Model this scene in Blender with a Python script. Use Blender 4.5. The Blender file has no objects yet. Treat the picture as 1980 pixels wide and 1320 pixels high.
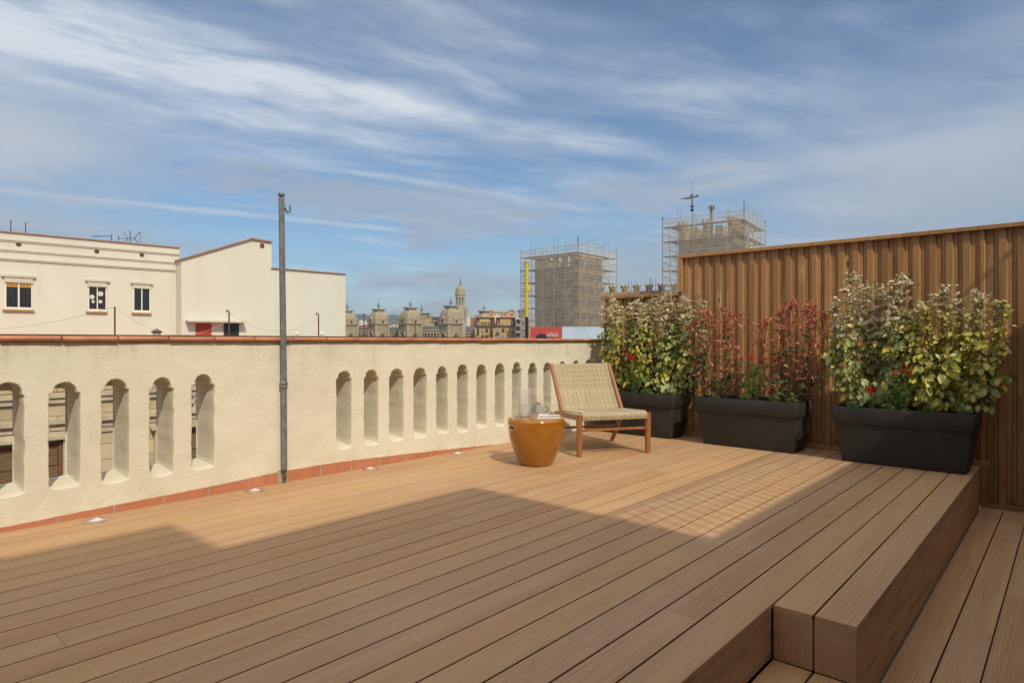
import bpy, math, random
from mathutils import Vector, noise
R = math.radians
rnd = random.Random(7)
S = bpy.context.scene
COL = S.collection
EYE = 1.07; FPX = 1225.0
Fx, Fy, Rx, Ry = -.6647, .7471, .7471, .6647          # camera forward and right on the ground

def ray(px):
    a = (px-990)/FPX
    return (Fx+Rx*a, Fy+Ry*a)
def at(px, py, d):                                       # point seen at (px,py) at depth d metres
    r = ray(px); return Vector((r[0]*d, r[1]*d, EYE+(660-py)/FPX*d))
def on_plane(px, py, p0, n):                             # point seen at (px,py) on a vertical wall
    r = ray(px); d = (p0[0]*n[0]+p0[1]*n[1])/(r[0]*n[0]+r[1]*n[1])
    return at(px, py, d)

# ------------------------------------------------------------------ mesh builder
class MB:
    def __init__(s): s.v = []; s.f = []; s.m = []; s.mi = 0
    def add(s, vs, fs):
        o = len(s.v); s.v += [tuple(v) for v in vs]
        for f in fs: s.f.append(tuple(i+o for i in f)); s.m.append(s.mi)
        return s
    def obox(s, o, ax, ay, az):                          # box from origin corner and three edge vectors
        o, ax, ay, az = Vector(o), Vector(ax), Vector(ay), Vector(az)
        vs = [o, o+ax, o+ax+ay, o+ay]; vs += [v+az for v in vs]
        fs = [(0,3,2,1),(4,5,6,7),(0,1,5,4),(1,2,6,5),(2,3,7,6),(3,0,4,7)]
        if ax.cross(ay).dot(az) < 0: fs = [tuple(reversed(f)) for f in fs]
        return s.add(vs, fs)
    def box(s, x0, x1, y0, y1, z0, z1, b=0):
        if b <= 0: return s.obox((x0,y0,z0),(x1-x0,0,0),(0,y1-y0,0),(0,0,z1-z0))
        xs = [x0,x0+b,x1-b,x1]; ys = [y0,y0+b,y1-b,y1]
        def ring(z, i):                                   # chamfered box
            if i: return [(x0+b,y0+b,z),(x1-b,y0+b,z),(x1-b,y1-b,z),(x0+b,y1-b,z)]
            return [(x0,y0+b,z),(x0+b,y0,z),(x1-b,y0,z),(x1,y0+b,z),(x1,y1-b,z),(x1-b,y1,z),(x0+b,y1,z),(x0,y1-b,z)]
        vs = ring(z0,1)+ring(z0+b,0)+ring(z1-b,0)+ring(z1,1)
        fs = [(3,2,1,0),(20,21,22,23)]
        for i in range(8): fs.append((4+i,4+(i+1)%8,12+(i+1)%8,12+i))
        q = [(0,1),(2,3),(4,5),(6,7)]
        for k,(a,c) in enumerate(q):
            fs.append((k,4+c,4+a)); fs.append((k,(k+1)%4,4+(c+1)%8,4+c))
            fs.append((20+k,12+a,12+c)); fs.append((20+(k+1)%4,20+k,12+c,12+(c+1)%8))
        return s.add(vs, fs)
    def tube(s, pts, r, n=6, cap=True, flat=1.0, up=None):
        pts = [Vector(p) for p in pts]; m = len(pts)
        rr = r if isinstance(r, (list,tuple)) else [r]*m
        vs = []; ref = Vector(up) if up else None
        for i,p in enumerate(pts):
            t = (pts[min(i+1,m-1)]-pts[max(i-1,0)]).normalized()
            if ref is None: ref = Vector((0,0,1)) if abs(t.z) < .9 else Vector((1,0,0))
            a = t.cross(ref)
            if a.length < 1e-4: a = t.orthogonal()
            a.normalize(); b = a.cross(t).normalized()
            if up is None: ref = b
            for k in range(n):
                w = 2*math.pi*(k+.5)/n
                vs.append(p+a*math.cos(w)*rr[i]+b*math.sin(w)*rr[i]*flat)
        fs = []
        for i in range(m-1):
            for k in range(n):
                k2 = (k+1)%n; fs.append((i*n+k,i*n+k2,(i+1)*n+k2,(i+1)*n+k))
        if cap: fs.append(tuple(reversed(range(n)))); fs.append(tuple(range((m-1)*n,m*n)))
        return s.add(vs, [tuple(reversed(f)) for f in fs])
    def lathe(s, c, prof, n=32, ph=0.0, closed=True, sq=None):   # prof [(r,z)], bottom to top
        vs = []; c = Vector(c)
        for r,z in prof:
            for k in range(n):
                w = 2*math.pi*k/n+ph; q = 1.0
                if sq:                                    # rounded square plan
                    u = 2*math.pi*k/n; q = 1/((abs(math.cos(u))**sq+abs(math.sin(u))**sq)**(1/sq))
                vs.append((c.x+r*q*math.cos(w), c.y+r*q*math.sin(w), c.z+z))
        fs = []
        for i in range(len(prof)-1):
            for k in range(n):
                k2 = (k+1)%n; fs.append((i*n+k,i*n+k2,(i+1)*n+k2,(i+1)*n+k))
        if closed:
            fs.append(tuple(reversed(range(n)))); m = len(prof); fs.append(tuple(range((m-1)*n,m*n)))
        return s.add(vs, fs)
    def poly(s, pts, ext):                                # flat polygon extruded by ext
        pts = [Vector(p) for p in pts]; e = Vector(ext); n = len(pts)
        fs = [tuple(range(n)), tuple(reversed(range(n,2*n)))]
        for i in range(n): j = (i+1)%n; fs.append((i,i+n,j+n,j))
        nn = (pts[1]-pts[0]).cross(pts[2]-pts[0])
        if nn.dot(e) > 0: fs = [tuple(reversed(f)) for f in fs]
        return s.add(pts+[p+e for p in pts], fs)
    def build(s, name, mats, parent=None, smooth=False, world=True):
        me = bpy.data.meshes.new(name)
        o0 = origin.get(parent.name, Vector()) if (parent and world) else Vector()
        me.from_pydata([(v[0]-o0.x, v[1]-o0.y, v[2]-o0.z) for v in s.v], [], s.f)
        if not isinstance(mats, (list,tuple)): mats = [mats]
        for m in mats: me.materials.append(m)
        if len(mats) > 1: me.polygons.foreach_set('material_index', s.m)
        if smooth:
            me.polygons.foreach_set('use_smooth', [True]*len(s.f))
            if smooth is not True:
                try: me.set_sharp_from_angle(angle=R(smooth))
                except Exception: pass
        me.update()
        o = bpy.data.objects.new(name, me); COL.objects.link(o)
        if parent: o.parent = parent
        origin[o.name] = o0
        return o
origin = {}
def tag(o, label, cat, group=None):
    o['label'] = label; o['category'] = cat
    if group: o['group'] = group
    return o
def thing(name, label, cat, loc, rz=0, group=None):
    o = bpy.data.objects.new(name, None); COL.objects.link(o)
    o.empty_display_size = .1; o.location = loc; o.rotation_euler = (0,0,rz)
    origin[o.name] = Vector(loc)
    return tag(o, label, cat, group)
def copy_tree(o, parent=None):
    c = o.copy(); COL.objects.link(c); c.parent = parent
    for ch in [x for x in bpy.data.objects if x.parent == o]: copy_tree(ch, c)
    return c

# ------------------------------------------------------------------ materials
class NT:
    def __init__(s, name, world=None):
        if world: s.nt = world.node_tree
        else:
            s.mat = bpy.data.materials.new(name); s.mat.use_nodes = True; s.nt = s.mat.node_tree
        s.n = s.nt.nodes; s.l = s.nt.links
    def add(s, t, **k):
        n = s.n.new(t)
        for a,b in k.items(): setattr(n, a, b)
        return n
    def put(s, sock, v):
        if isinstance(v, bpy.types.NodeSocket): s.l.new(v, sock)
        elif isinstance(v, (tuple,list)) and len(v) == 3 and sock.type == 'RGBA': sock.default_value = (*v,1)
        else: sock.default_value = v
    def math(s, op, a, b=0.0, c=None, clamp=False):
        n = s.add('ShaderNodeMath', operation=op, use_clamp=clamp)
        s.put(n.inputs[0], a); s.put(n.inputs[1], b)
        if c is not None: s.put(n.inputs[2], c)
        return n.outputs[0]
    def mix(s, f, a, b, mode='MIX'):
        n = s.add('ShaderNodeMix', data_type='RGBA', blend_type=mode)
        s.put(n.inputs[0], f); s.put(n.inputs[6], a); s.put(n.inputs[7], b)
        return n.outputs[2]
    def noise(s, vec, scale, detail=4, rough=.55, dist=0):
        n = s.add('ShaderNodeTexNoise')
        if vec is not None: s.l.new(vec, n.inputs['Vector'])
        n.inputs['Scale'].default_value = scale; n.inputs['Detail'].default_value = detail
        n.inputs['Roughness'].default_value = rough; n.inputs['Distortion'].default_value = dist
        return n.outputs['Fac']
    def mapv(s, vec, scale=(1,1,1), loc=None, rot=None):
        n = s.add('ShaderNodeMapping'); s.l.new(vec, n.inputs['Vector'])
        n.inputs['Scale'].default_value = scale
        if loc is not None: s.put(n.inputs['Location'], loc)
        if rot: n.inputs['Rotation'].default_value = rot
        return n.outputs[0]
    def ramp(s, f, stops):
        n = s.add('ShaderNodeValToRGB'); s.put(n.inputs[0], f)
        e = n.color_ramp.elements
        while len(e) < len(stops): e.new(.5)
        for x,(p,c) in zip(e, stops):
            x.position = p; x.color = (*c,1) if len(c) == 3 else c
        return n.outputs[0]
    def rng(s, f, a, b, c=0.0, d=1.0):
        n = s.add('ShaderNodeMapRange', interpolation_type='SMOOTHSTEP'); s.put(n.inputs[0], f)
        for i,x in enumerate((a,b,c,d)): s.put(n.inputs[i+1], x)
        return n.outputs[0]
    def bump(s, h, strength, dist=.01, prev=None):
        n = s.add('ShaderNodeBump'); s.put(n.inputs['Height'], h)
        n.inputs['Strength'].default_value = strength; n.inputs['Distance'].default_value = dist
        if prev is not None: s.l.new(prev, n.inputs['Normal'])
        return n.outputs[0]
    def coord(s, which='Object'): return s.add('ShaderNodeTexCoord').outputs[which]
    def pos(s): return s.add('ShaderNodeNewGeometry').outputs['Position']
    def island(s): return s.add('ShaderNodeNewGeometry').outputs['Random Per Island']
    def finish(s, **k):
        p = s.n['Principled BSDF']
        for a,b in k.items(): s.put(p.inputs[a.replace('_',' ')], b)
        return s.mat

def plain(name, c, rough=.6, metal=0, var=.15, scale=8, bump=.0, **k):
    t = NT(name); v = t.pos(); f = t.noise(v, scale, 5)
    g = t.noise(v, scale*9, 3)
    f = t.math('ADD', t.math('MULTIPLY', f, .7), t.math('MULTIPLY', g, .3))
    lo = tuple(x*(1-var) for x in c); hi = tuple(min(1,x*(1+var)) for x in c)
    col = t.ramp(f, [(.32,lo),(.68,hi)])
    a = dict(Base_Color=col, Roughness=rough, Metallic=metal); a.update(k)
    if bump: a['Normal'] = t.bump(f, bump, .02)
    return t.finish(**a)

def m_stucco():
    t = NT('cream_stucco'); v = t.pos()
    big = t.noise(v, 1.3, 4); fine = t.noise(v, 150, 4, .6, .3); mid = t.noise(v, 48, 5, .65, .5); pit = t.noise(v, 9, 4, .55)
    c = t.ramp(big, [(.3,(.675,.622,.515)),(.7,(.74,.687,.575))])
    st = t.noise(t.mapv(v, (3,3,.7)), 2.2, 5, .65)
    c = t.mix(t.rng(st, .54, .72, 0, .34), c, (.62,.52,.36))
    sep = t.add('ShaderNodeSeparateXYZ'); t.l.new(v, sep.inputs[0])
    low = t.math('MULTIPLY', t.rng(sep.outputs[2], .30, .0), t.rng(t.noise(v, 5, 5, .7), .42, .66))
    c = t.mix(t.math('MULTIPLY', low, .34), c, (.50,.42,.31))
    drip = t.math('MULTIPLY', t.rng(t.noise(t.mapv(v, (9,9,.9)), 1.0, 4, .6), .50, .72), t.rng(t.math('ADD', sep.outputs[2], t.math('MULTIPLY', t.noise(v, 3, 3), .35)), .98, 1.28))
    c = t.mix(t.math('MULTIPLY', drip, .45), c, (.42,.36,.27))
    b = t.bump(mid, .42, .009); b = t.bump(fine, .5, .0045, b); b = t.bump(pit, .12, .03, b)
    return t.finish(Base_Color=c, Roughness=.92, Normal=b, Specular_IOR_Level=.2)
def m_deck():
    t = NT('composite_decking'); v = t.pos(); isl = t.island()
    cb = t.add('ShaderNodeCombineXYZ'); t.put(cb.inputs[0], t.math('MULTIPLY', isl, 37.0)); t.put(cb.inputs[1], t.math('MULTIPLY', isl, 91.0)); t.put(cb.inputs[2], t.math('MULTIPLY', isl, 13.0))
    va = t.add('ShaderNodeVectorMath', operation='ADD'); t.l.new(v, va.inputs[0]); t.l.new(cb.outputs[0], va.inputs[1])
    vv = va.outputs[0]
    g1 = t.noise(t.mapv(vv, (70,2.2,70)), 1.0, 6, .65, .6)
    g2 = t.noise(t.mapv(vv, (14,.7,14)), 1.0, 4, .6, 1.2)
    w = t.add('ShaderNodeTexWave', wave_type='BANDS', bands_direction='X'); t.l.new(t.mapv(vv, (26,1.5,26)), w.inputs['Vector'])
    w.inputs['Scale'].default_value = .8; w.inputs['Distortion'].default_value = 11; w.inputs['Detail'].default_value = 3; w.inputs['Detail Scale'].default_value = .7
    wl = t.math('MULTIPLY', t.rng(w.outputs[1], .0, .20, 1, 0), t.rng(t.noise(t.mapv(vv, (5,.8,5)), 1.0, 3, .5), .42, .58, .15, 1))
    base = t.ramp(isl, [(0,(.42,.235,.12)),(.22,(.44,.265,.15)),(.45,(.49,.285,.14)),(.7,(.42,.26,.155)),(1,(.50,.295,.145))])
    c = t.mix(t.math('MULTIPLY', t.rng(g2, .35, .7), .45), base, (.56,.37,.20))
    c = t.mix(t.math('MULTIPLY', t.rng(g1, .50, .75), .34), c, (.25,.145,.08))
    c = t.mix(t.math('MULTIPLY', wl, .42), c, (.16,.09,.05))
    c = t.mix(t.math('MULTIPLY', t.rng(t.noise(v, 1.1, 5, .6), .5, .75), .22), c, (.54,.42,.30))
    h = t.math('ADD', t.math('MULTIPLY', g1, -.6), t.math('MULTIPLY', wl, -.5))
    return t.finish(Base_Color=c, Roughness=t.math('ADD', t.math('MULTIPLY', g2, .2), .5), Normal=t.bump(h, .35, .003), Specular_IOR_Level=.35)
def m_fencewood():
    t = NT('stained_pine'); v = t.pos(); isl = t.island()
    cb = t.add('ShaderNodeCombineXYZ'); t.put(cb.inputs[0], t.math('MULTIPLY', isl, 57.0)); t.put(cb.inputs[2], t.math('MULTIPLY', isl, 83.0))
    va = t.add('ShaderNodeVectorMath', operation='ADD'); t.l.new(v, va.inputs[0]); t.l.new(cb.outputs[0], va.inputs[1]); vv = va.outputs[0]
    vor = t.add('ShaderNodeTexVoronoi', feature='F1'); t.l.new(t.mapv(vv, (6,0,1.9)), vor.inputs['Vector']); vor.inputs['Scale'].default_value = 1.0
    kn = vor.outputs['Distance']
    swirl = t.rng(kn, .0, .42, 1, 0)
    gv = t.mapv(vv, (48,48,2.0)); 
    vb = t.add('ShaderNodeVectorMath', operation='ADD'); t.l.new(gv, vb.inputs[0])
    cc = t.add('ShaderNodeCombineXYZ'); t.put(cc.inputs[0], t.math('MULTIPLY', swirl, 3.0)); t.l.new(cc.outputs[0], vb.inputs[1])
    g1 = t.noise(vb.outputs[0], 1.0, 5, .6, .5); g2 = t.noise(t.mapv(vv, (9,9,.8)), 1, 4, .6, .6)
    base = t.ramp(isl, [(0,(.26,.12,.045)),(.3,(.36,.18,.068)),(.6,(.43,.225,.085)),(.8,(.34,.19,.09)),(1,(.29,.14,.052))])
    c = t.mix(t.math('MULTIPLY', t.rng(g2, .35, .68), .55), base, (.39,.215,.083))
    c = t.mix(t.math('MULTIPLY', t.rng(g1, .48, .72), .5), c, (.15,.06,.018))
    c = t.mix(t.rng(kn, .08, .32, .75, 0), c, (.48,.29,.12))
    c = t.mix(t.rng(kn, .05, .085, .9, 0), c, (.06,.025,.012))
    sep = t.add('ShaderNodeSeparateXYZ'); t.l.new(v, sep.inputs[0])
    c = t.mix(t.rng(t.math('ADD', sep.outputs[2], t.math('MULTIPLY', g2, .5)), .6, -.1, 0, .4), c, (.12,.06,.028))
    return t.finish(Base_Color=c, Roughness=.62, Normal=t.bump(g1, .25, .003))
def m_leaf(name, stops, top=None, z0=1.0, z1=1.3, rough=.45, trans=.25):
    t = NT(name); isl = t.island(); v = t.pos()
    c = t.ramp(isl, stops)
    if top:
        sep = t.add('ShaderNodeSeparateXYZ'); t.l.new(v, sep.inputs[0])
        z = t.math('ADD', sep.outputs[2], t.math('MULTIPLY', t.math('SUBTRACT', t.noise(v, 6, 2), .5), .9))
        c = t.mix(t.rng(z, z0, z1), c, t.ramp(t.math('FRACT', t.math('MULTIPLY', isl, 7.13)), top))
    c = t.mix(t.rng(t.noise(v, 70, 3), .4, .7, 0, .35), c, t.mix(.5, c, (.02,.03,.01)))
    p = t.n['Principled BSDF']; t.put(p.inputs['Base Color'], c); p.inputs['Roughness'].default_value = rough
    tr = t.add('ShaderNodeBsdfTranslucent'); t.l.new(t.mix(1, c, (1.3,1.35,.6), 'MULTIPLY'), tr.inputs[0])
    ms = t.add('ShaderNodeMixShader'); ms.inputs[0].default_value = trans
    t.l.new(p.outputs[0], ms.inputs[1]); t.l.new(tr.outputs[0], ms.inputs[2])
    t.l.new(ms.outputs[0], t.n['Material Output'].inputs[0]); return t.mat
def m_glass(name, col=(1,1,1), tint=.06, rough=0.03):
    """thin clear glass: mostly see-through, bright reflections toward its edges"""
    t = NT(name); n = t.n; n.remove(n['Principled BSDF'])
    tr = t.add('ShaderNodeBsdfTransparent'); tr.inputs[0].default_value = (*col,1)
    gl = t.add('ShaderNodeBsdfGlossy'); gl.inputs['Roughness'].default_value = rough
    df = t.add('ShaderNodeBsdfDiffuse'); df.inputs[0].default_value = (.8*col[0],.8*col[1],.8*col[2],1)
    lw = t.add('ShaderNodeLayerWeight'); lw.inputs[0].default_value = .5
    m1 = t.add('ShaderNodeMixShader'); t.put(m1.inputs[0], t.rng(lw.outputs['Facing'], .2, 1.0, .05, .55)); t.l.new(tr.outputs[0], m1.inputs[1]); t.l.new(gl.outputs[0], m1.inputs[2])
    m2 = t.add('ShaderNodeMixShader'); t.put(m2.inputs[0], t.rng(lw.outputs['Facing'], .3, 1.0, tint, tint+.25)); t.l.new(m1.outputs[0], m2.inputs[1]); t.l.new(df.outputs[0], m2.inputs[2])
    t.l.new(m2.outputs[0], n['Material Output'].inputs[0]); return t.mat
def m_net():
    t = NT('scaffold_netting'); v = t.pos()
    p = t.n['Principled BSDF']; c = t.ramp(t.noise(v, .5, 5), [(.3,(.48,.43,.36)),(.7,(.57,.52,.44))]); t.put(p.inputs['Base Color'], c); p.inputs['Roughness'].default_value = .9
    tr = t.add('ShaderNodeBsdfTransparent'); ms = t.add('ShaderNodeMixShader')
    t.put(ms.inputs[0], t.math('ADD', t.rng(t.noise(t.mapv(v, (.6,.6,2.2)), 1.0, 6, .7), .3, .7, .27, .38), t.rng(t.noise(t.mapv(v, (1.2,1.2,.1)), 1.0, 3), .5, .6, 0, .05)))
    t.l.new(tr.outputs[0], ms.inputs[1]); t.l.new(p.outputs[0], ms.inputs[2]); t.l.new(ms.outputs[0], t.n['Material Output'].inputs[0]); return t.mat
def m_blocks(name, c, mortar, w, h, rough=.85, zrot=0):
    t = NT(name); v = t.pos()
    sep = t.add('ShaderNodeSeparateXYZ'); t.l.new(v, sep.inputs[0])
    cb = t.add('ShaderNodeCombineXYZ'); t.l.new(t.math('ADD', sep.outputs[0], sep.outputs[1]), cb.inputs[0]); t.l.new(sep.outputs[2], cb.inputs[1])
    b = t.add('ShaderNodeTexBrick'); t.l.new(cb.outputs[0], b.inputs['Vector'])
    b.inputs['Color1'].default_value = (*[x*.85 for x in c],1); b.inputs['Color2'].default_value = (*[min(1,x*1.15) for x in c],1); b.inputs['Mortar'].default_value = (*mortar,1)
    b.inputs['Scale'].default_value = 1; b.inputs['Brick Width'].default_value = w; b.inputs['Row Height'].default_value = h; b.inputs['Mortar Size'].default_value = min(w,h)*.03
    col = t.mix(t.rng(t.noise(v, .9, 5, .65), .4, .7, 0, .45), b.outputs[0], tuple(x*.6 for x in c))
    return t.finish(Base_Color=col, Roughness=rough, Normal=t.bump(t.noise(v, 5, 5), .3, .05))

M = {}
M['stucco'] = m_stucco()
M['deck'] = m_deck()
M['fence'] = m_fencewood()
M['deckedge'] = plain('gap_shade_board_edge', (.07,.04,.024), .9, var=.3, scale=20)  # shade of the gaps painted as a dark tone on board sides
M['terracotta'] = plain('terracotta', (.46,.185,.10), .6, var=.3, scale=7, bump=.15)
M['terraplinth'] = plain('terracotta_floor_tile', (.46,.175,.09), .65, var=.16, scale=6, bump=.1)
M['cement'] = plain('cement_grout', (.36,.34,.30), .9, var=.25, scale=25, bump=.4)
M['dark'] = plain('dark_joist', (.02,.015,.012), .9)
M['iron'] = plain('grey_painted_iron', (.19,.195,.20), .55, .3, var=.35, scale=20, bump=.35)
M['rust'] = plain('rusty_iron', (.14,.06,.03), .85, .1, var=.4, scale=40)
M['steel'] = plain('brushed_steel', (.62,.60,.57), .35, .9, var=.1, scale=40)
M['lens'] = plain('frosted_lens', (.7,.72,.7), .15, 0, var=.1, scale=30)
M['planter'] = plain('anthracite_plastic', (.022,.0205,.019), .62, var=.12, scale=30, bump=.12)
t = NT('dusty_anthracite_plastic'); v = t.pos(); du = t.noise(t.mapv(v, (3,3,1.6)), 1.6, 6, .7); sc_ = t.noise(t.mapv(v, (60,8,25)), 1.0, 4)
c_ = t.mix(t.rng(du, .46, .74, 0, .55), (.0215,.020,.0185), (.062,.055,.047)); c_ = t.mix(t.rng(sc_, .66, .74, 0, .35), c_, (.08,.075,.07))
M['planter'] = t.finish(Base_Color=c_, Roughness=t.rng(du, .3, .7, .5, .8), Normal=t.bump(t.noise(v, 240, 3), .25, .002))
M['soil'] = plain('potting_soil', (.045,.028,.018), .95, var=.5, scale=40, bump=.8)
M['teak'] = None
M['glaze'] = None
M['cream'] = plain('cream_render', (.58,.60,.52), .9, var=.035, scale=1.2)
t = NT('weathered_cream_render'); v = t.pos(); sp_ = t.noise(t.mapv(v, (1.6,1.6,.16)), 1.0, 5, .65); bg_ = t.noise(v, .35, 4)
c_ = t.mix(t.rng(sp_, .48, .75, 0, .30), t.ramp(bg_, [(.3,(.61,.60,.515)),(.7,(.65,.64,.555))]), (.50,.475,.39))
M['cream'] = t.finish(Base_Color=c_, Roughness=.92, Normal=t.bump(t.noise(v, 6, 5), .2, .02))
M['creamtrim'] = plain('cream_moulding', (.54,.52,.44), .9, var=.06, scale=2)
M['white'] = plain('white_paint', (.78,.78,.74), .5, var=.05)
M['pane'] = plain('dark_window_pane', (.02,.025,.03), .08, var=.3, scale=3)
M['blackiron'] = plain('black_bars', (.02,.02,.02), .6)
M['red_door'] = plain('red_painted_door', (.36,.045,.035), .6, var=.1, scale=5)
M['slate'] = plain('slate_roof', (.085,.09,.10), .7, var=.2, scale=.4)
M['roofred'] = plain('red_roof_tiles', (.40,.15,.085), .8, var=.25, scale=4)
t = NT('teak_wood'); v = t.coord(); g = t.noise(t.mapv(v, (50,50,50)), 1.0, 4, .6, .6)
M['teak'] = t.finish(Base_Color=t.ramp(g, [(.3,(.19,.065,.022)),(.5,(.30,.115,.04)),(.7,(.38,.16,.06))]), Roughness=.34, Coat_Weight=.25, Coat_Roughness=.2)
t = NT('ochre_glaze'); v = t.coord(); g = t.noise(v, 5, 5, .6); cr = t.noise(v, 140, 2)
M['glaze'] = t.finish(Base_Color=t.ramp(g, [(.3,(.28,.098,.003)),(.7,(.37,.138,.007))]), Roughness=.16, Coat_Weight=.8, Coat_Roughness=.04, Normal=t.bump(t.noise(v, 9, 3), .04, .01))
t = NT('woven_cord'); isl = t.island(); v = t.coord()
M['cord'] = t.finish(Base_Color=t.mix(t.rng(t.noise(v, 180, 3), .4, .7, 0, .5), t.ramp(isl, [(0,(.46,.37,.25)),(.5,(.56,.465,.32)),(1,(.66,.57,.42))]), (.30,.22,.13)), Roughness=.85)
M['glass'] = m_glass('clear_glass', (.98,.985,.98), .13)
M['water'] = m_glass('water', (.97,.98,.98), .14)
M['amber'] = m_glass('amber_glass', (.75,.22,.07), .35)
M['net'] = m_net()

# ------------------------------------------------------------------ camera, sun, world
cam = bpy.data.cameras.new('camera'); co = bpy.data.objects.new('camera', cam); COL.objects.link(co)
co.location = (0,0,EYE); co.rotation_euler = (R(90),0,R(41.66)); cam.lens = FPX/1980*36; cam.sensor_width = 36
cam.clip_start = .05; cam.clip_end = 30000; S.camera = co
SUN = Vector((.95,-.40,1.0)).normalized()
sl = bpy.data.lights.new('sun','SUN'); so = bpy.data.objects.new('sun', sl); COL.objects.link(so)
sl.energy = 2.75; sl.angle = R(.6); sl.color = (1,.92,.71)
so.rotation_euler = SUN.to_track_quat('Z','Y').to_euler()
so.location = (20,-10,25)
W = bpy.data.worlds.new('World'); S.world = W; W.use_nodes = True
t = NT('w', W); bg = t.n['Background']
sky = t.add('ShaderNodeTexSky', sky_type='NISHITA'); sky.sun_disc = False
sky.sun_elevation = math.asin(SUN.z); sky.sun_rotation = math.atan2(SUN.x, SUN.y); sky.dust_density = .6; sky.ozone_density = 2.2; sky.air_density = 1.0; sky.altitude = 60
d = t.coord('Generated'); sep = t.add('ShaderNodeSeparateXYZ'); t.l.new(d, sep.inputs[0])
zc = t.math('MAXIMUM', sep.outputs[2], .025)
X = t.math('DIVIDE', sep.outputs[0], zc); Y = t.math('DIVIDE', sep.outputs[1], zc)
# plan coordinates of the cloud layer: U across the streaks, V along them
U = t.math('ADD', t.math('MULTIPLY', X, .963), t.math('MULTIPLY', Y, -.27))
V = t.math('ADD', t.math('MULTIPLY', X, .27), t.math('MULTIPLY', Y, .963))
def comb(a, b, c=0.0):
    n = t.add('ShaderNodeCombineXYZ'); t.put(n.inputs[0], a); t.put(n.inputs[1], b); t.put(n.inputs[2], c); return n.outputs[0]
wob = t.math('SUBTRACT', t.noise(comb(U, V), .55, 4, .55), .5)
U2 = t.math('ADD', U, t.math('MULTIPLY', wob, .8))
wisp = t.noise(t.mapv(comb(U2, V), (1.7,.7,1)), 1.0, 8, .56, .12)
fine = t.noise(t.mapv(comb(U2, V), (4.2,1.7,1)), 1.0, 7, .58, .15)
veil = t.noise(t.mapv(comb(U2, V), (.45,.22,1), (3.1,1.7,0)), 1.0, 5, .55)
cl = t.math('MULTIPLY', t.rng(wisp, .44, .80), t.rng(veil, .34, .62))
cl = t.math('MULTIPLY', cl, .75)
def band(u0, w, v0, v1, amp):
    q = t.math('DIVIDE', t.math('SUBTRACT', t.math('ADD', U, t.math('MULTIPLY', wob, .35)), u0), w)
    g = t.math('EXPONENT', t.math('MULTIPLY', t.math('MULTIPLY', q, q), -1.0))
    e = t.math('MULTIPLY', t.rng(V, v0-.4, v0+.4), t.rng(V, v1-1.2, v1+.5, 1, 0))
    g = t.math('MULTIPLY', g, e)
    return t.math('MULTIPLY', t.math('MULTIPLY', g, t.rng(fine, .22, .74, .15, 1)), amp)
for a in [(-2.48,.17,-1,2.9,.60),(-2.62,.40,-1,1.5,.72),(-3.68,.07,1.0,2.9,.55),(-5.35,.10,-1,3.2,.55),(-3.2,.5,-1,1.5,.42),(-1.75,.30,.5,4.5,.28)]:
    cl = t.math('ADD', cl, band(*a))
cl = t.math('ADD', cl, t.math('MULTIPLY', t.rng(veil, .42, .75), .22))
cl = t.math('MINIMUM', cl, .92)
cl = t.math('ADD', cl, t.math('MULTIPLY', t.rng(fine, .48, .75), t.math('MULTIPLY', t.rng(veil, .30, .6, .35, 1), .17)))
# low grey cloud toward the horizon
az = t.add('ShaderNodeMath', operation='ARCTAN2'); t.l.new(sep.outputs[0], az.inputs[0]); t.l.new(sep.outputs[1], az.inputs[1])
low = t.noise(comb(t.math('MULTIPLY', az.outputs[0], 4.2), t.math('MULTIPLY', sep.outputs[2], 17), 2.7), 1.0, 6, .55, .3)
hb = t.math('MULTIPLY', t.rng(sep.outputs[2], .36, .20), t.rng(sep.outputs[2], .0, .05))
lowm = t.math('MULTIPLY', t.rng(low, .46, .64), t.math('MULTIPLY', hb, .8))
side = t.math('MAXIMUM', t.rng(az.outputs[0], -.52, -.12), t.rng(az.outputs[0], -1.15, -1.40))
lowm = t.math('MAXIMUM', lowm, t.math('MULTIPLY', t.math('MULTIPLY', side, hb), t.rng(low, .22, .55, .25, .8)))
def patch(a0, z0, wa, wz, amp, lo=.3, hi=.62):
    qa = t.math('DIVIDE', t.math('SUBTRACT', az.outputs[0], a0), wa); qz = t.math('DIVIDE', t.math('SUBTRACT', sep.outputs[2], z0), wz)
    g = t.math('EXPONENT', t.math('MULTIPLY', t.math('ADD', t.math('MULTIPLY', qa, qa), t.math('MULTIPLY', qz, qz)), -1.0))
    return t.math('MULTIPLY', t.math('MULTIPLY', g, t.rng(low, lo, hi, .35, 1)), amp)
pale = t.math('ADD', patch(-1.42, .235, .16, .06, .75, .25, .5), patch(-.24, .235, .26, .05, .5))
pale = t.math('ADD', pale, patch(-.02, .33, .14, .08, .4))
skc = t.mix(1, sky.outputs[0], (.50,.65,.73), 'MULTIPLY')
# extra depth to the blue overhead
c1 = t.mix(cl, skc, (4.6,5.0,5.5))
c1 = t.mix(lowm, c1, (2.5,2.95,3.7))
c1 = t.mix(t.math('MINIMUM', pale, .85), c1, (4.0,4.25,4.6))
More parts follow.
